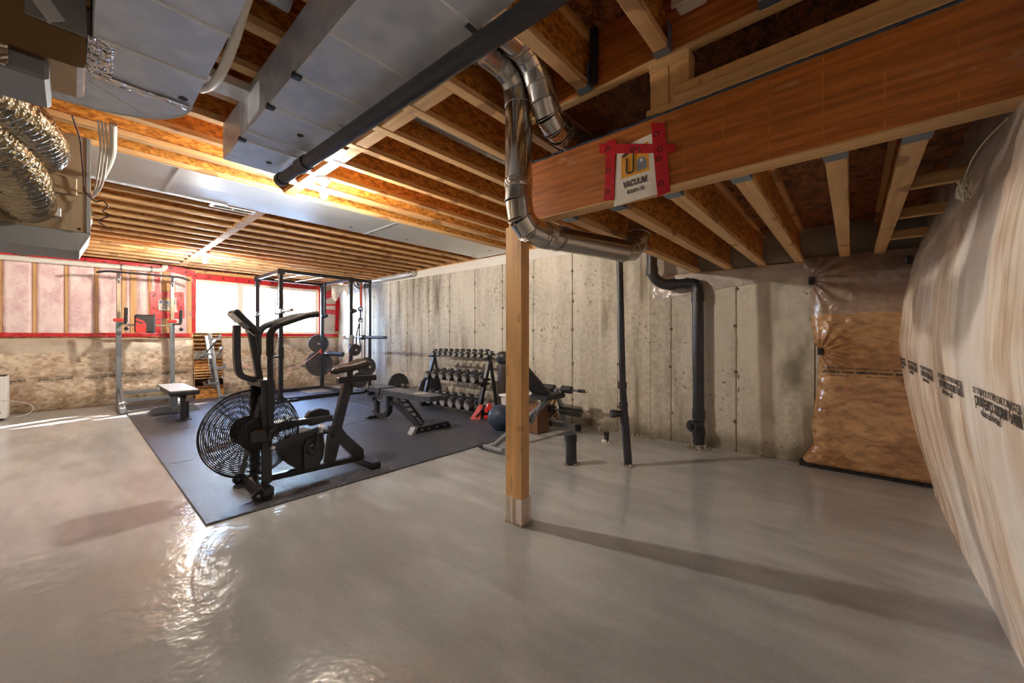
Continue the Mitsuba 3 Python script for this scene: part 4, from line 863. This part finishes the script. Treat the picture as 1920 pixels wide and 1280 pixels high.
plate((RD[0] + .03, 7.46, .90), (-.1, -1, 0), .118, .04, 'small dark weight plate on the near right rack post above the bike seat'); obj('plate_peg', cyl((RD[0] + .02, RD[1] - .02, .90), (RD[0] + .03, 7.40, .90), .024, 14), 'chrome', pr)
plate((4.0, 7.50, .55), (-.1, -1, .05), .19, .04, 'dark weight plate on the cable tower right of the bike seat'); plate((3.80, 7.40, .30), (-.2, -1, 0), .16, .04, 'dark weight plate low behind the bike seat'); obj('plate_peg', cyl((RD[0] + .03, RD[1], .30), (3.80, 7.36, .30), .022, 12), 'black_metal', pr)
# barbell on the hooks
bb = thing('barbell', 'silver barbell resting high across the left posts of the power rack', 'barbell')
BX = 2.36
obj('shaft', cyl((BX, 7.30, 1.60), (BX, 8.62, 1.595), .014, 14), 'chrome', bb, smooth=40)
for a, b in ((7.30, 6.84), (8.62, 9.08)):
    obj('sleeve', cyl((BX, a, 1.60), (BX, b, 1.60), .025, 18, ch=.004), 'chrome', bb, smooth=30); s = 1 if b > a else -1
    obj('collar', box((BX - .04, a - .05, 1.56), (BX + .04, a + .05, 1.64), .01), 'steel_grey', bb)
# resistance bands, straps and rope
def band(pts, m, lab, r=.006):
    obj('resistance_band', tube(bend(pts, .4, 8), r, 8), m, label=lab, cat='band', smooth=True)
band([(2.46, 7.50, .575), (2.95, 7.95, .64), (3.645, 8.83, .88)], 'pink_band', 'pink elastic band stretched between the rack posts, left of the plates')
band([(3.18, 7.42, .47), (3.42, 7.46, .62), (3.66, 7.53, .80)], 'pink_band', 'pale pink elastic band reaching up to the near right rack post')
obj('band_wrap', [tube([(3.63 + .02 * math.cos(a), 8.835 + .02 * math.sin(a), .80 + .014 * a / 6.3) for a in np.linspace(0, 38, 90)], .008, 6)], 'red_band', label='orange band loop knotted around the far right rack post', cat='band', smooth=True)
band([(1.95, 8.6, .60), (2.2, 8.7, .58), (2.40, 8.80, .66)], 'red_band', 'thin orange band behind the bike mast at the far left rack post', .004)
obj('hanging_strap', tube(bend([(3.50, 8.3, 2.30), (3.50, 8.3, 1.95), (3.49, 8.28, 1.60), (3.52, 8.27, 1.58), (3.54, 8.29, 1.63)], .05, 5), [.014] * 3 + [.022] * 15 + [.016] * 2 if False else .02, 10), 'black_matte', label='black padded strap hanging from the rack top', cat='strap', smooth=True)
obj('hanging_rope', [tube(bend([(3.82, 7.46, 1.44), (3.79 + d, 7.46, 1.2), (3.80 + d * 1.6, 7.45, .92)], .1, 5), [.008] * 3 + [.011] * 7 if False else .012, 8) for d in (-.03, .03)], 'brown_vinyl', label='brown tricep rope hanging from the cable tower pulleys', cat='rope', smooth=True)
obj('red_strap', rtube([(3.84, 7.42, 2.22), (3.83, 7.42, 1.95), (3.84, 7.42, 1.76)], .03, .004, up=(0, 1, 0)), 'red_band', label='red strap above the cable tower pulleys', cat='strap')
obj('hanging_bag', grid(lambda u, v: (3.72 + .34 * u + .02 * fb(u * 5, v * 6, 1, 3), 8.5 - .3 * u + .06 * fb(u * 6, v * 8, 4, 3), 2.28 - (.22 + .12 * np.sin(u * 9)) * v), np.linspace(0, 1, 36), np.linspace(0, 1, 20)), 'poly_white', label='crumpled white plastic hanging behind the rack top', cat='plastic sheet', smooth=True)
obj('chain', [tube([(3.74 + .28 * t + .015 * math.cos(a), 7.56 + .015 * math.sin(a) * (i % 2), 2.24 - .08 * math.sin(t * 3.1) + .02 * math.sin(a)) for a in np.linspace(0, 6.28, 10)], .0035, 5) for i, t in enumerate(np.linspace(0, 1, 16))], 'black_metal', label='dark chain draped under the cable tower arm', cat='chain', smooth=True)

# ---- pull-up and dip tower
TW = 9.02
tw = thing('pull_up_tower', 'grey and bronze pull-up dip tower with red clamps by the pink wall', 'pull-up tower')
for x, s in ((.50, -1), (1.165, 1)):
    obj('lower_post', box((x - .032, TW - .032, .09), (x + .032, TW + .032, 1.42), .004), 'steel_grey', tw)
    obj('upper_post', box((x - .025, TW - .025, 1.36), (x + .025, TW + .025, 2.08), .004), 'steel_bronze', tw)
    obj('top_bend', tube(bend([(x, TW, 2.04), (x, TW, 2.16), (x, TW - .09, 2.21)], .09, 6), .028, 14), 'chrome', tw, smooth=True)
    obj('clamp', box((x - .06, TW - .045, 1.41), (x + .06, TW + .04, 1.46), .008), 'red_plastic', tw, label='red clamp')
    hd = obj('dip_arm', [bar((x + .02, TW - .03, 1.38), (x + .055, TW - .42, 1.38), .03, .03), cyl((x + .055, TW - .42, 1.38), (x + .06, TW - .42, 1.56), .016, 14)], 'black_metal', tw); obj('grip', cyl((x + .056, TW - .42, 1.40), (x + .06, TW - .42, 1.62), .022, 14), 'black_matte', hd); obj('knob', trimesh.creation.icosphere(2, .028).apply_translation((x + .06, TW - .44, 1.29)), 'black_matte', hd, smooth=True)
    obj('base_foot', box((x - .035, 8.18, MT), (x + .04, TW + .08, .075), .006), 'steel_grey', tw) if s < 0 else obj('base_foot', box((x - .035, 8.35, MT), (x + .04, TW + .08, .075), .006), 'steel_grey', tw)
    obj('support_strut', [bar((x + .02, 8.40, .08), (x + .02, TW - .03, .36), .04, .035), bar((x - .02, 8.36, .08), (x, TW - .03, .30), .03, .03)], 'steel_grey', tw)
    obj('bolt', lathe([(0, .02), (.014, .018), (.016, 0)], (x + .04, 8.4, .14), (1, 0, 0), 12), 'chrome', tw)
obj('cross_tube', bar((.50, TW, .24), (1.165, TW, .24), .05, .05), 'steel_grey', tw); obj('cross_tube', bar((.50, 8.80, .13), (1.165, 8.80, .13), .05, .06), 'steel_grey', tw)
obj('cross_tube', bar((.50, TW, 1.36), (1.165, TW, 1.36), .035, .035), 'steel_bronze', tw)
obj('pull_up_bar', tube(bend([(.25, TW - .10, 2.175), (.36, TW - .10, 2.21), (1.28, TW - .10, 2.215), (1.39, TW - .10, 2.165)], .06, 4), .016, 14), 'black_metal', tw, smooth=40)
pd_ = obj('back_pad', box((.655, 8.58, 1.225), (.90, 8.64, 1.52), .02), 'dark_vinyl', tw, label='dark back pad with a red chevron'); obj('pad_bracket', box((.76, 8.64, 1.33), (.82, TW, 1.38), .003), 'steel_bronze', tw)
for d, w in ((0, .035), (.06, .014), (.095, .014)):
    o = .665; z0 = 1.46 - d
    obj('chevron', prism([(o, z0), (o + .09 + .0, z0 - .035), (o + .125 - d * .45, z0 - .09), (o + .125 - d * .45, 1.228), (o + .125 - w - d * .45, 1.228), (o + .125 - w - d * .45, z0 - .085), (o + .08, z0 - .035 - w * .8), (o, z0 - w)], 8.5775, 8.581, 'y'), 'red_plastic', pd_)
obj('chevron', prism([(.665, 1.40), (.74, 1.36), (.775, 1.31), (.775, 1.228), (.665, 1.228)], 8.579, 8.581, 'y'), 'red_plastic', pd_)

# ---- flat bench
fbn = thing('flat_bench', 'flat workout bench with a pale grey top near the pull-up tower', 'bench')
obj('pad', box((.855, 6.86, .355), (1.185, 8.05, .425), .018), 'dark_vinyl', fbn); obj('pad_top', box((.868, 6.875, .420), (1.172, 8.035, .4275), .003), 'pale_vinyl', fbn, label='pale worn top of the pad'); obj('tag', box((.8535, 7.72, .37), (.856, 7.95, .41), .0005), 'white_plastic', fbn)
obj('frame_rail', box((.99, 6.95, .30), (1.05, 7.95, .36), .004), 'black_metal', fbn)
obj('front_leg', [box((.985, 6.93, MT), (1.035, 7.0, .34), .004), box((1.045, 6.93, MT + .02), (1.075, 7.0, .26), .006)], 'black_metal', fbn); obj('front_plate', box((.94, 6.90, MT), (1.10, 7.03, MT + .012), .003), 'black_metal', fbn)
obj('rear_leg', box((.975, 7.74, .1), (1.065, 7.81, .34), .004), 'steel_grey', fbn)
obj('rear_foot', prism([(.70, MT), (1.34, MT), (1.25, .115), (.80, .115)], 7.73, 7.83, 'y'), 'steel_grey', fbn); obj('gusset', prism([(7.0, .28), (7.0, .34), (7.16, .34)], 1.0, 1.04, 'x'), 'black_metal', fbn); obj('bolt', [lathe([(0, .012), (.01, .01), (.012, 0)], (x, 7.735, .07), (0, -1, 0), 10) for x in (.98, 1.06)], 'chrome', fbn)

# ---- adjustable bench
ab = thing('adjustable_bench', 'black adjustable weight bench set flat in front of the dumbbell rack', 'bench')
obj('back_pad', prism([(2.70, 4.70), (2.955, 4.70), (2.965, 3.80), (2.925, 3.66), (2.73, 3.66), (2.69, 3.80)], .405, .465, 'z'), 'bench_top', ab)
obj('seat_pad', prism([(2.70, 4.74), (2.955, 4.74), (2.96, 4.98), (2.93, 5.06), (2.73, 5.06), (2.70, 4.98)], .415, .475, 'z'), 'bench_top', ab)
obj('pad_rail', [box((2.765, 3.85, .375), (2.79, 4.70, .404), .003), box((2.865, 3.85, .375), (2.89, 4.70, .404), .003)], 'steel_grey', ab)
obj('badge', lathe([(0, .0012), (.075, .0012), (.075, 0)], (2.83, 4.0, .4652), (0, 0, 1), 28), 'hex_face', ab, label='pale round emblem on the pad')
obj('spine', rtube(bend([(2.83, 5.10, .10), (2.83, 4.84, .06), (2.83, 4.70, .14), (2.83, 4.69, .40)], .16, 8), .055, .07, up=(1, 0, 0)), 'black_metal', ab)
obj('spine', rtube(bend([(2.83, 4.70, .28), (2.83, 4.52, .27), (2.83, 4.0, .055)], .15, 8), .06, .05, up=(1, 0, 0)), 'black_metal', ab)
obj('seat_leg', [box((2.80, 4.985, .06), (2.86, 5.05, .30), .004), box((2.808, 4.99, .28), (2.852, 5.045, .42), .004)], 'black_metal', ab); obj('seat_bracket', [rtube(bend([(2.775, 4.80, .415), (2.775, 4.80, .29), (2.775, 4.90, .29), (2.775, 4.90, .415)], .05, 6), .012, .02, up=(1, 0, 0))], 'steel_grey', ab)
obj('adjust_knob', lathe([(0, .04), (.02, .04), (.022, .014), (.008, 0)], (2.80, 5.02, .30), (-1, 0, 0), 14), 'black_matte', ab); obj('pivot_bolt', lathe([(0, .012), (.013, .01), (.015, 0)], (2.80, 5.06, .09), (-1, 0, 0), 12), 'chrome', ab)
for x in (2.775, 2.885): obj('ladder_rail', bar((x, 4.42, .375), (x, 3.99, .09), .012, .045), 'black_metal', ab)
for t in (.2, .38, .56, .74): obj('ladder_rung', box((2.775, 4.42 - .43 * t - .012, .375 - .285 * t - .012), (2.885, 4.42 - .43 * t + .012, .375 - .285 * t + .006), .003), 'black_metal', ab)
ff = obj('front_foot', prism([(2.62, MT), (3.21, MT), (3.16, .085), (2.67, .085)], 3.86, 3.94, 'y'), 'black_metal', ab)
obj('end_cap', prism([(2.612, MT), (2.66, MT), (2.70, .09), (2.66, .09)], 3.855, 3.945, 'y'), 'steel_grey', ff)
obj('bolt', [lathe([(0, .008), (.011, .006), (.012, 0)], (x, 3.86, .05), (0, -1, 0), 10) for x in (2.76, 2.86, 2.98, 3.10)], 'chrome', ff)
obj('rear_plate', box((2.72, 5.06, MT), (2.94, 5.13, MT + .04), .004), 'black_metal', ab)

# ---- dumbbell rack and dumbbells
dk = thing('dumbbell_rack', 'black three-tier dumbbell rack against the concrete wall', 'dumbbell rack')
for y in (4.06, 5.40):
    obj('side_leg', bar((3.865, y, MT), (4.145, y, .95), .06, .05, up=(1, 0, 0)), 'black_metal', dk); obj('leg_base', box((3.83, y - .03, MT), (4.30, y + .03, .06), .004), 'black_metal', dk)
    obj('rear_leg', bar((4.28, y, .05), (4.13, y, .80), .04, .04, up=(1, 0, 0)), 'black_metal', dk)
SH = [(.885, 4.10), (.515, 4.00), (.13, 3.895)]
for z, x in SH:
    sh = obj('shelf_rail', [bar((x - .06, 4.03, z - .03), (x - .06, 5.45, z - .03), .035, .03, up=(.3, 0, 1)), bar((x + .09, 4.03, z + .012), (x + .09, 5.45, z + .012), .035, .03, up=(.3, 0, 1))], 'black_metal', dk)
    obj('shelf_bracket', [box((x - .10, y - .045, z - .065), (x + .10, y + .02, z - .035), .004) for y in (4.09, 5.38)], 'black_metal', sh)
def dumbbell(y, x, z, r, hw, gl, lab, grp):
    ax = unit((1, 0, .28)); k = thing('dumbbell', lab, 'dumbbell', grp); c = V(x, y, z + r * .8)
    obj('handle', cyl(c - ax * gl / 2, c + ax * gl / 2, .016 if r > .04 else .012, 12), 'chrome', k, smooth=40)
    for s in (-1, 1):
        p0, p1 = c + ax * s * gl / 2, c + ax * s * (gl / 2 + hw); d = ax * s
        prof_ = [(0, 0), (r * .8, 0), (r, hw * .14), (r, hw * .8), (r * .8, hw), (0, hw)]
        m = trimesh.creation.revolve(np.array(prof_), sections=6); _, sv, uv_ = frame(d); M = np.eye(4); M[:3, 2], M[:3, 0], M[:3, 1], M[:3, 3] = d, sv, uv_, p0; m.apply_transform(M)
        hk = obj('head', m, 'dark_vinyl', k)
        if s < 0: obj('face_disc', lathe([(0, .0015), (r * .72, .0015), (r * .72, 0)], p1, d, 6), 'hex_face', hk, label='pale worn hexagonal end')
sides = {0: ('on the top tier', 9, .040, .055, .10), 1: ('on the middle tier', 7, .068, .08, .115), 2: ('on the bottom tier', 7, .08, .09, .12)}
ordw = ['first', 'second', 'third', 'fourth', 'fifth', 'sixth', 'seventh', 'eighth', 'ninth']
for i, (z, x) in enumerate(SH):
    nm, n, r, hw, gl = sides[i]
    for q, y in enumerate(np.linspace(5.30, 4.17, n)):
        f = 1 + .14 * (q / (n - 1) - .5)
        dumbbell(y, x, z - .005, r * f, hw * f, gl, f'black hex dumbbell {nm} of the rack, {ordw[q]} from the left', f'hex dumbbells {nm} of the rack')

# ---- plates with a curl bar on the floor behind the bench
cb = thing('curl_bar', 'bent chrome curl bar lying between two weight plates by the wall', 'barbell')
obj('shaft', tube(bend([(4.17, 6.50, .235), (4.17, 6.36, .235), (4.14, 6.24, .27), (4.20, 6.12, .21), (4.14, 6.0, .27), (4.17, 5.88, .235), (4.17, 5.70, .235)], .03, 3), .013, 12), 'chrome', cb, smooth=True)
for a, b in ((6.47, 6.74), (5.75, 5.48)): obj('sleeve', cyl((4.17, a, .235), (4.17, b, .235), .024, 16), 'chrome', cb, smooth=40); obj('collar', cyl((4.17, a, .235), (4.17, a + .02 * np.sign(a - b), .235), .035, 16), 'chrome', cb)
plate((4.17, 6.60, .236), (0, 1, 0), .223, .05, 'black weight plate standing on the floor behind the bench, left of the pair'); plate((4.17, 5.62, .236), (0, 1, 0), .223, .05, 'black weight plate standing beside the dumbbell rack, right of the pair')

# ---- weight bench with leg rollers behind the post
wbn = thing('leg_curl_bench', 'black weight bench with foam leg rollers behind the wooden post', 'bench')
WY = 2.70
obj('front_foot', box((4.045, 2.50, .02), (4.10, 2.90, .085), .004), 'steel_grey', wbn); obj('end_cap', box((4.04, 2.48, .012), (4.105, 2.535, .09), .006), 'black_matte', wbn); obj('end_cap', box((4.04, 2.885, .012), (4.105, 2.94, .09), .006), 'black_matte', wbn)
obj('front_leg', [bar((4.07, 2.67, .07), (3.90, 2.72, .52), .045, .05, up=(1, 0, 0))], 'steel_grey', wbn)
obj('rear_foot', tube([(2.775, 2.56, .045), (2.775, 2.83, .045)], .024, 16), 'steel_grey', wbn, smooth=40); obj('end_cap', cyl((2.775, 2.82, .045), (2.775, 2.875, .045), .03, 16), 'black_matte', wbn)
obj('main_rail', bar((2.79, WY, .06), (3.70, WY, .40), .05, .05), 'steel_grey', wbn); obj('strut', bar((3.35, 2.68, .2), (3.62, 2.68, .45), .04, .04), 'steel_grey', wbn)
obj('seat', hullm([(x, WY + s * w, z) for x, w, z in ((3.52, .12, .44), (3.92, .09, .425), (3.52, .13, .47), (3.94, .10, .46), (3.55, .11, .50), (3.92, .08, .485)) for s in (-1, 1)]), 'dark_vinyl', wbn)
obj('backrest', bar((3.60, WY, .50), (3.05, WY, .93), .26, .06, up=(.6, 0, .8), ch=.02), 'dark_vinyl', wbn)
obj('headrest', trimesh.creation.icosphere(3, .12).apply_transform(np.diag([.6, .8, .6, 1])).apply_translation((3.10, 2.86, .93)), 'dark_vinyl', wbn, smooth=True)
for z, x, L0, L1, r in ((.525, 3.93, 2.42, 3.02, .044), (.275, 3.90, 2.36, 3.02, .05)):
    bx = obj('roller_bar', cyl((x, L0, z), (x, L1, z), .014, 12), 'chrome', wbn, smooth=40)
    for a, b in (((L0 + .08 if z > .4 else L0), 2.655), (2.745, L1)): obj('foam_roller', cyl((x, a, z), (x, b, z), r, 22, ch=.012), 'dark_vinyl', wbn, smooth=30)
obj('bar_end', cyl((3.93, 2.32, .525), (3.93, 2.42, .525), .018, 14), 'black_matte', wbn); obj('bar_tip', cyl((3.93, 2.30, .525), (3.93, 2.33, .525), .013, 14), 'hex_face', wbn)
obj('leg_lever', bar((3.92, 2.70, .50), (3.985, 2.68, .20), .035, .045, up=(1, 0, 0)), 'steel_grey', wbn); obj('lever_knob', cyl((3.94, 2.63, .27), (3.94, 2.60, .27), .034, 16), 'black_matte', wbn)

# small things around the post
def open_bin():
    k = thing('storage_bin', 'pale translucent storage bin half hidden behind the wooden post', 'bin')
    x0, y0, x1, y1, z1 = 3.60, 3.02, 3.95, 3.36, .42
    obj('side', hullm([(x0 + .03, y0 + .03, MT), (x1 - .03, y0 + .03, MT), (x1 - .03, y1 - .03, MT), (x0 + .03, y1 - .03, MT), (x0, y0, z1), (x1, y0, z1), (x1, y1, z1), (x0, y1, z1)]), 'clear_bin', k)
    obj('rim', [box((x0 - .02, y0 - .02, z1 - .015), (x1 + .02, y1 + .02, z1 + .012), .006)], 'white_plastic', k)
open_bin()
md = obj('medicine_ball', trimesh.creation.icosphere(4, .155).apply_translation((3.50, 3.27, MT + .155)), 'navy_rubber', label='dark blue medicine ball on the mat left of the wooden post', cat='ball', smooth=True)
for ax in ((0, 0, 1), (1, .2, 0), (.2, 1, 0)): obj('groove', lathe([(.1545, -.003), (.1562, 0), (.1545, .003)], (3.50, 3.27, MT + .155), ax, 48), 'black_matte', md)
obj('rolled_mat', [lathe([(0, .74), (.10, .74), (.112, .72), (.112, .02), (.10, 0), (0, 0)], (4.12, 3.77, MT), (.05, 0, 1), 32)] + [lathe([(r, .742), (r + .006, .748), (r + .012, .742)], (4.157, 3.77, MT), (.0, 0, 1), 28) for r in (.03, .055, .08)], 'brown_vinyl', label='dark brown rolled mat standing upright beside the dumbbell rack', cat='mat', smooth=40)
k = thing('cardboard_box', 'brown cardboard box under the weight bench', 'box')
obj('body', box((3.64, 2.80, .005), (3.88, 2.97, .34), .004), 'cardboard', k); obj('lid_seam', box((3.64, 2.882, .3395), (3.88, 2.888, .3415)), 'dark_board', k)
def towel(u, v): return 3.985 + .018 * np.sin(u * 14 + v * 3) + .012 * fb(u * 5, v * 6, 3, 3), 2.77 + .15 * u + .03 * np.sin(v * 5) * (v), .44 - .30 * v - .02 * np.sin(u * 9) * v
obj('striped_towel', grid(towel, np.linspace(0, 1, 36), np.linspace(0, 1, 40)), 'towel', label='brown and cream striped towel hanging at the weight bench', cat='towel', smooth=True)
k = thing('push_up_handle', 'red plastic push-up stand leaning at the dumbbell rack, left of the pair', 'push-up stand')
obj('shell', hullm([(3.72, 4.05, MT), (3.80, 3.93, MT), (3.66, 4.0, MT), (3.74, 3.88, MT), (3.80, 3.98, .17), (3.83, 3.94, .17), (3.79, 3.95, .21), (3.82, 3.91, .20)]), 'red_plastic', k); obj('grip', tube(bend([(3.70, 3.92, .05), (3.76, 3.88, .12), (3.82, 3.89, .17)], .05, 5), .012, 10), 'black_matte', k)
k = thing('push_up_handle', 'red and black push-up stand leaning at the dumbbell rack, right of the pair', 'push-up stand')
obj('shell', hullm([(3.82, 3.88, .12), (3.90, 3.80, .12), (3.80, 3.84, .10), (3.88, 3.76, .10), (3.86, 3.86, .22), (3.90, 3.82, .22), (3.85, 3.82, .235)]), 'red_plastic', k); obj('grip', [tube([(3.83, 3.80, .13), (3.87, 3.70, .03)], .02, 12), tube([(3.87, 3.80, .12), (3.92, 3.72, .03)], .02, 12)], 'black_matte', k); obj('base', box((3.80, 3.80, MT), (3.90, 3.88, .06), .01), 'red_plastic', k)

# ---- mirror, grey hook stand and white appliance at the window wall
mr = thing('mirror', 'tall frameless mirror leaning on the wall under the window', 'mirror')
def slab(x0, x1, y0, y1, z0, z1, t):
    return trimesh.Trimesh(*(lambda v, f: (v, f))(np.array([(x0, y0, z0), (x1, y0, z0), (x1, y1, z1), (x0, y1, z1), (x0, y0 + t, z0), (x1, y0 + t, z0), (x1, y1 + t, z1), (x0, y1 + t, z1)]), [(0, 1, 2), (0, 2, 3), (4, 6, 5), (4, 7, 6), (0, 4, 5), (0, 5, 1), (3, 2, 6), (3, 6, 7), (0, 3, 7), (0, 7, 4), (1, 5, 6), (1, 6, 2)]), process=False)
obj('glass', slab(1.50, 1.93, 9.12, 9.31, .16, 1.23, .004), 'mirror_glass', mr); obj('backing', slab(1.497, 1.933, 9.1245, 9.3145, .158, 1.232, .008), 'lumber', mr)
obj('base_panel', slab(1.50, 1.93, 9.095, 9.12, .012, .158, .02), 'osb_web', mr, label='bare wood board under the glass')
hsd = thing('hook_stand', 'slim grey steel post with hooks leaning in front of the mirror', 'storage rack')
obj('post', bar((1.84, 8.96, MT), (1.72, 9.16, 1.23), .05, .05, up=(0, 1, 0)), 'steel_grey', hsd)
for z, s in ((1.13, 1), (.84, -1), (.58, 1), (.30, -1), (.05, 1)):
    x = 1.84 - .12 * z / 1.23; y = 8.96 + .20 * z / 1.23
    obj('hook', [bar((x, y - .03, z), (x + s * .13, y - .05, z), .045, .035), bar((x + s * .125, y - .05, z - .015), (x + s * .14, y - .05, z + .07), .045, .012, up=(0, 1, 0))], 'steel_grey', hsd)
obj('lever', cyl((1.60, 9.10, .78), (1.82, 9.08, 1.10), .012, 12), 'black_metal', hsd)
wa = thing('white_appliance', 'white boxy floor appliance at the left edge by the window wall', 'appliance')
obj('body', box((-.98, 8.80, .03), (-.597, 9.12, .615), .012), 'white_plastic', wa); obj('top_panel', box((-.97, 8.81, .612), (-.607, 9.11, .622), .003), 'black_matte', wa); obj('seam', box((-.981, 8.7985, .275), (-.5965, 8.80, .28)), 'steel_grey', wa)
obj('vent', box((-.95, 8.797, .10), (-.65, 8.80, .13), .001), 'steel_grey', wa)
for x in (-.93, -.65): obj('foot', cyl((x, 8.85, 0), (x, 8.85, .032), .02, 12), 'black_matte', wa)
obj('power_cord', tube(bend([(-.60, 9.0, .26), (-.45, 9.06, .20), (-.36, 9.07, .12), (-.42, 9.03, .03), (-.58, 8.98, .006)], .12, 6), .005, 6), 'wire_white', wa, smooth=True)
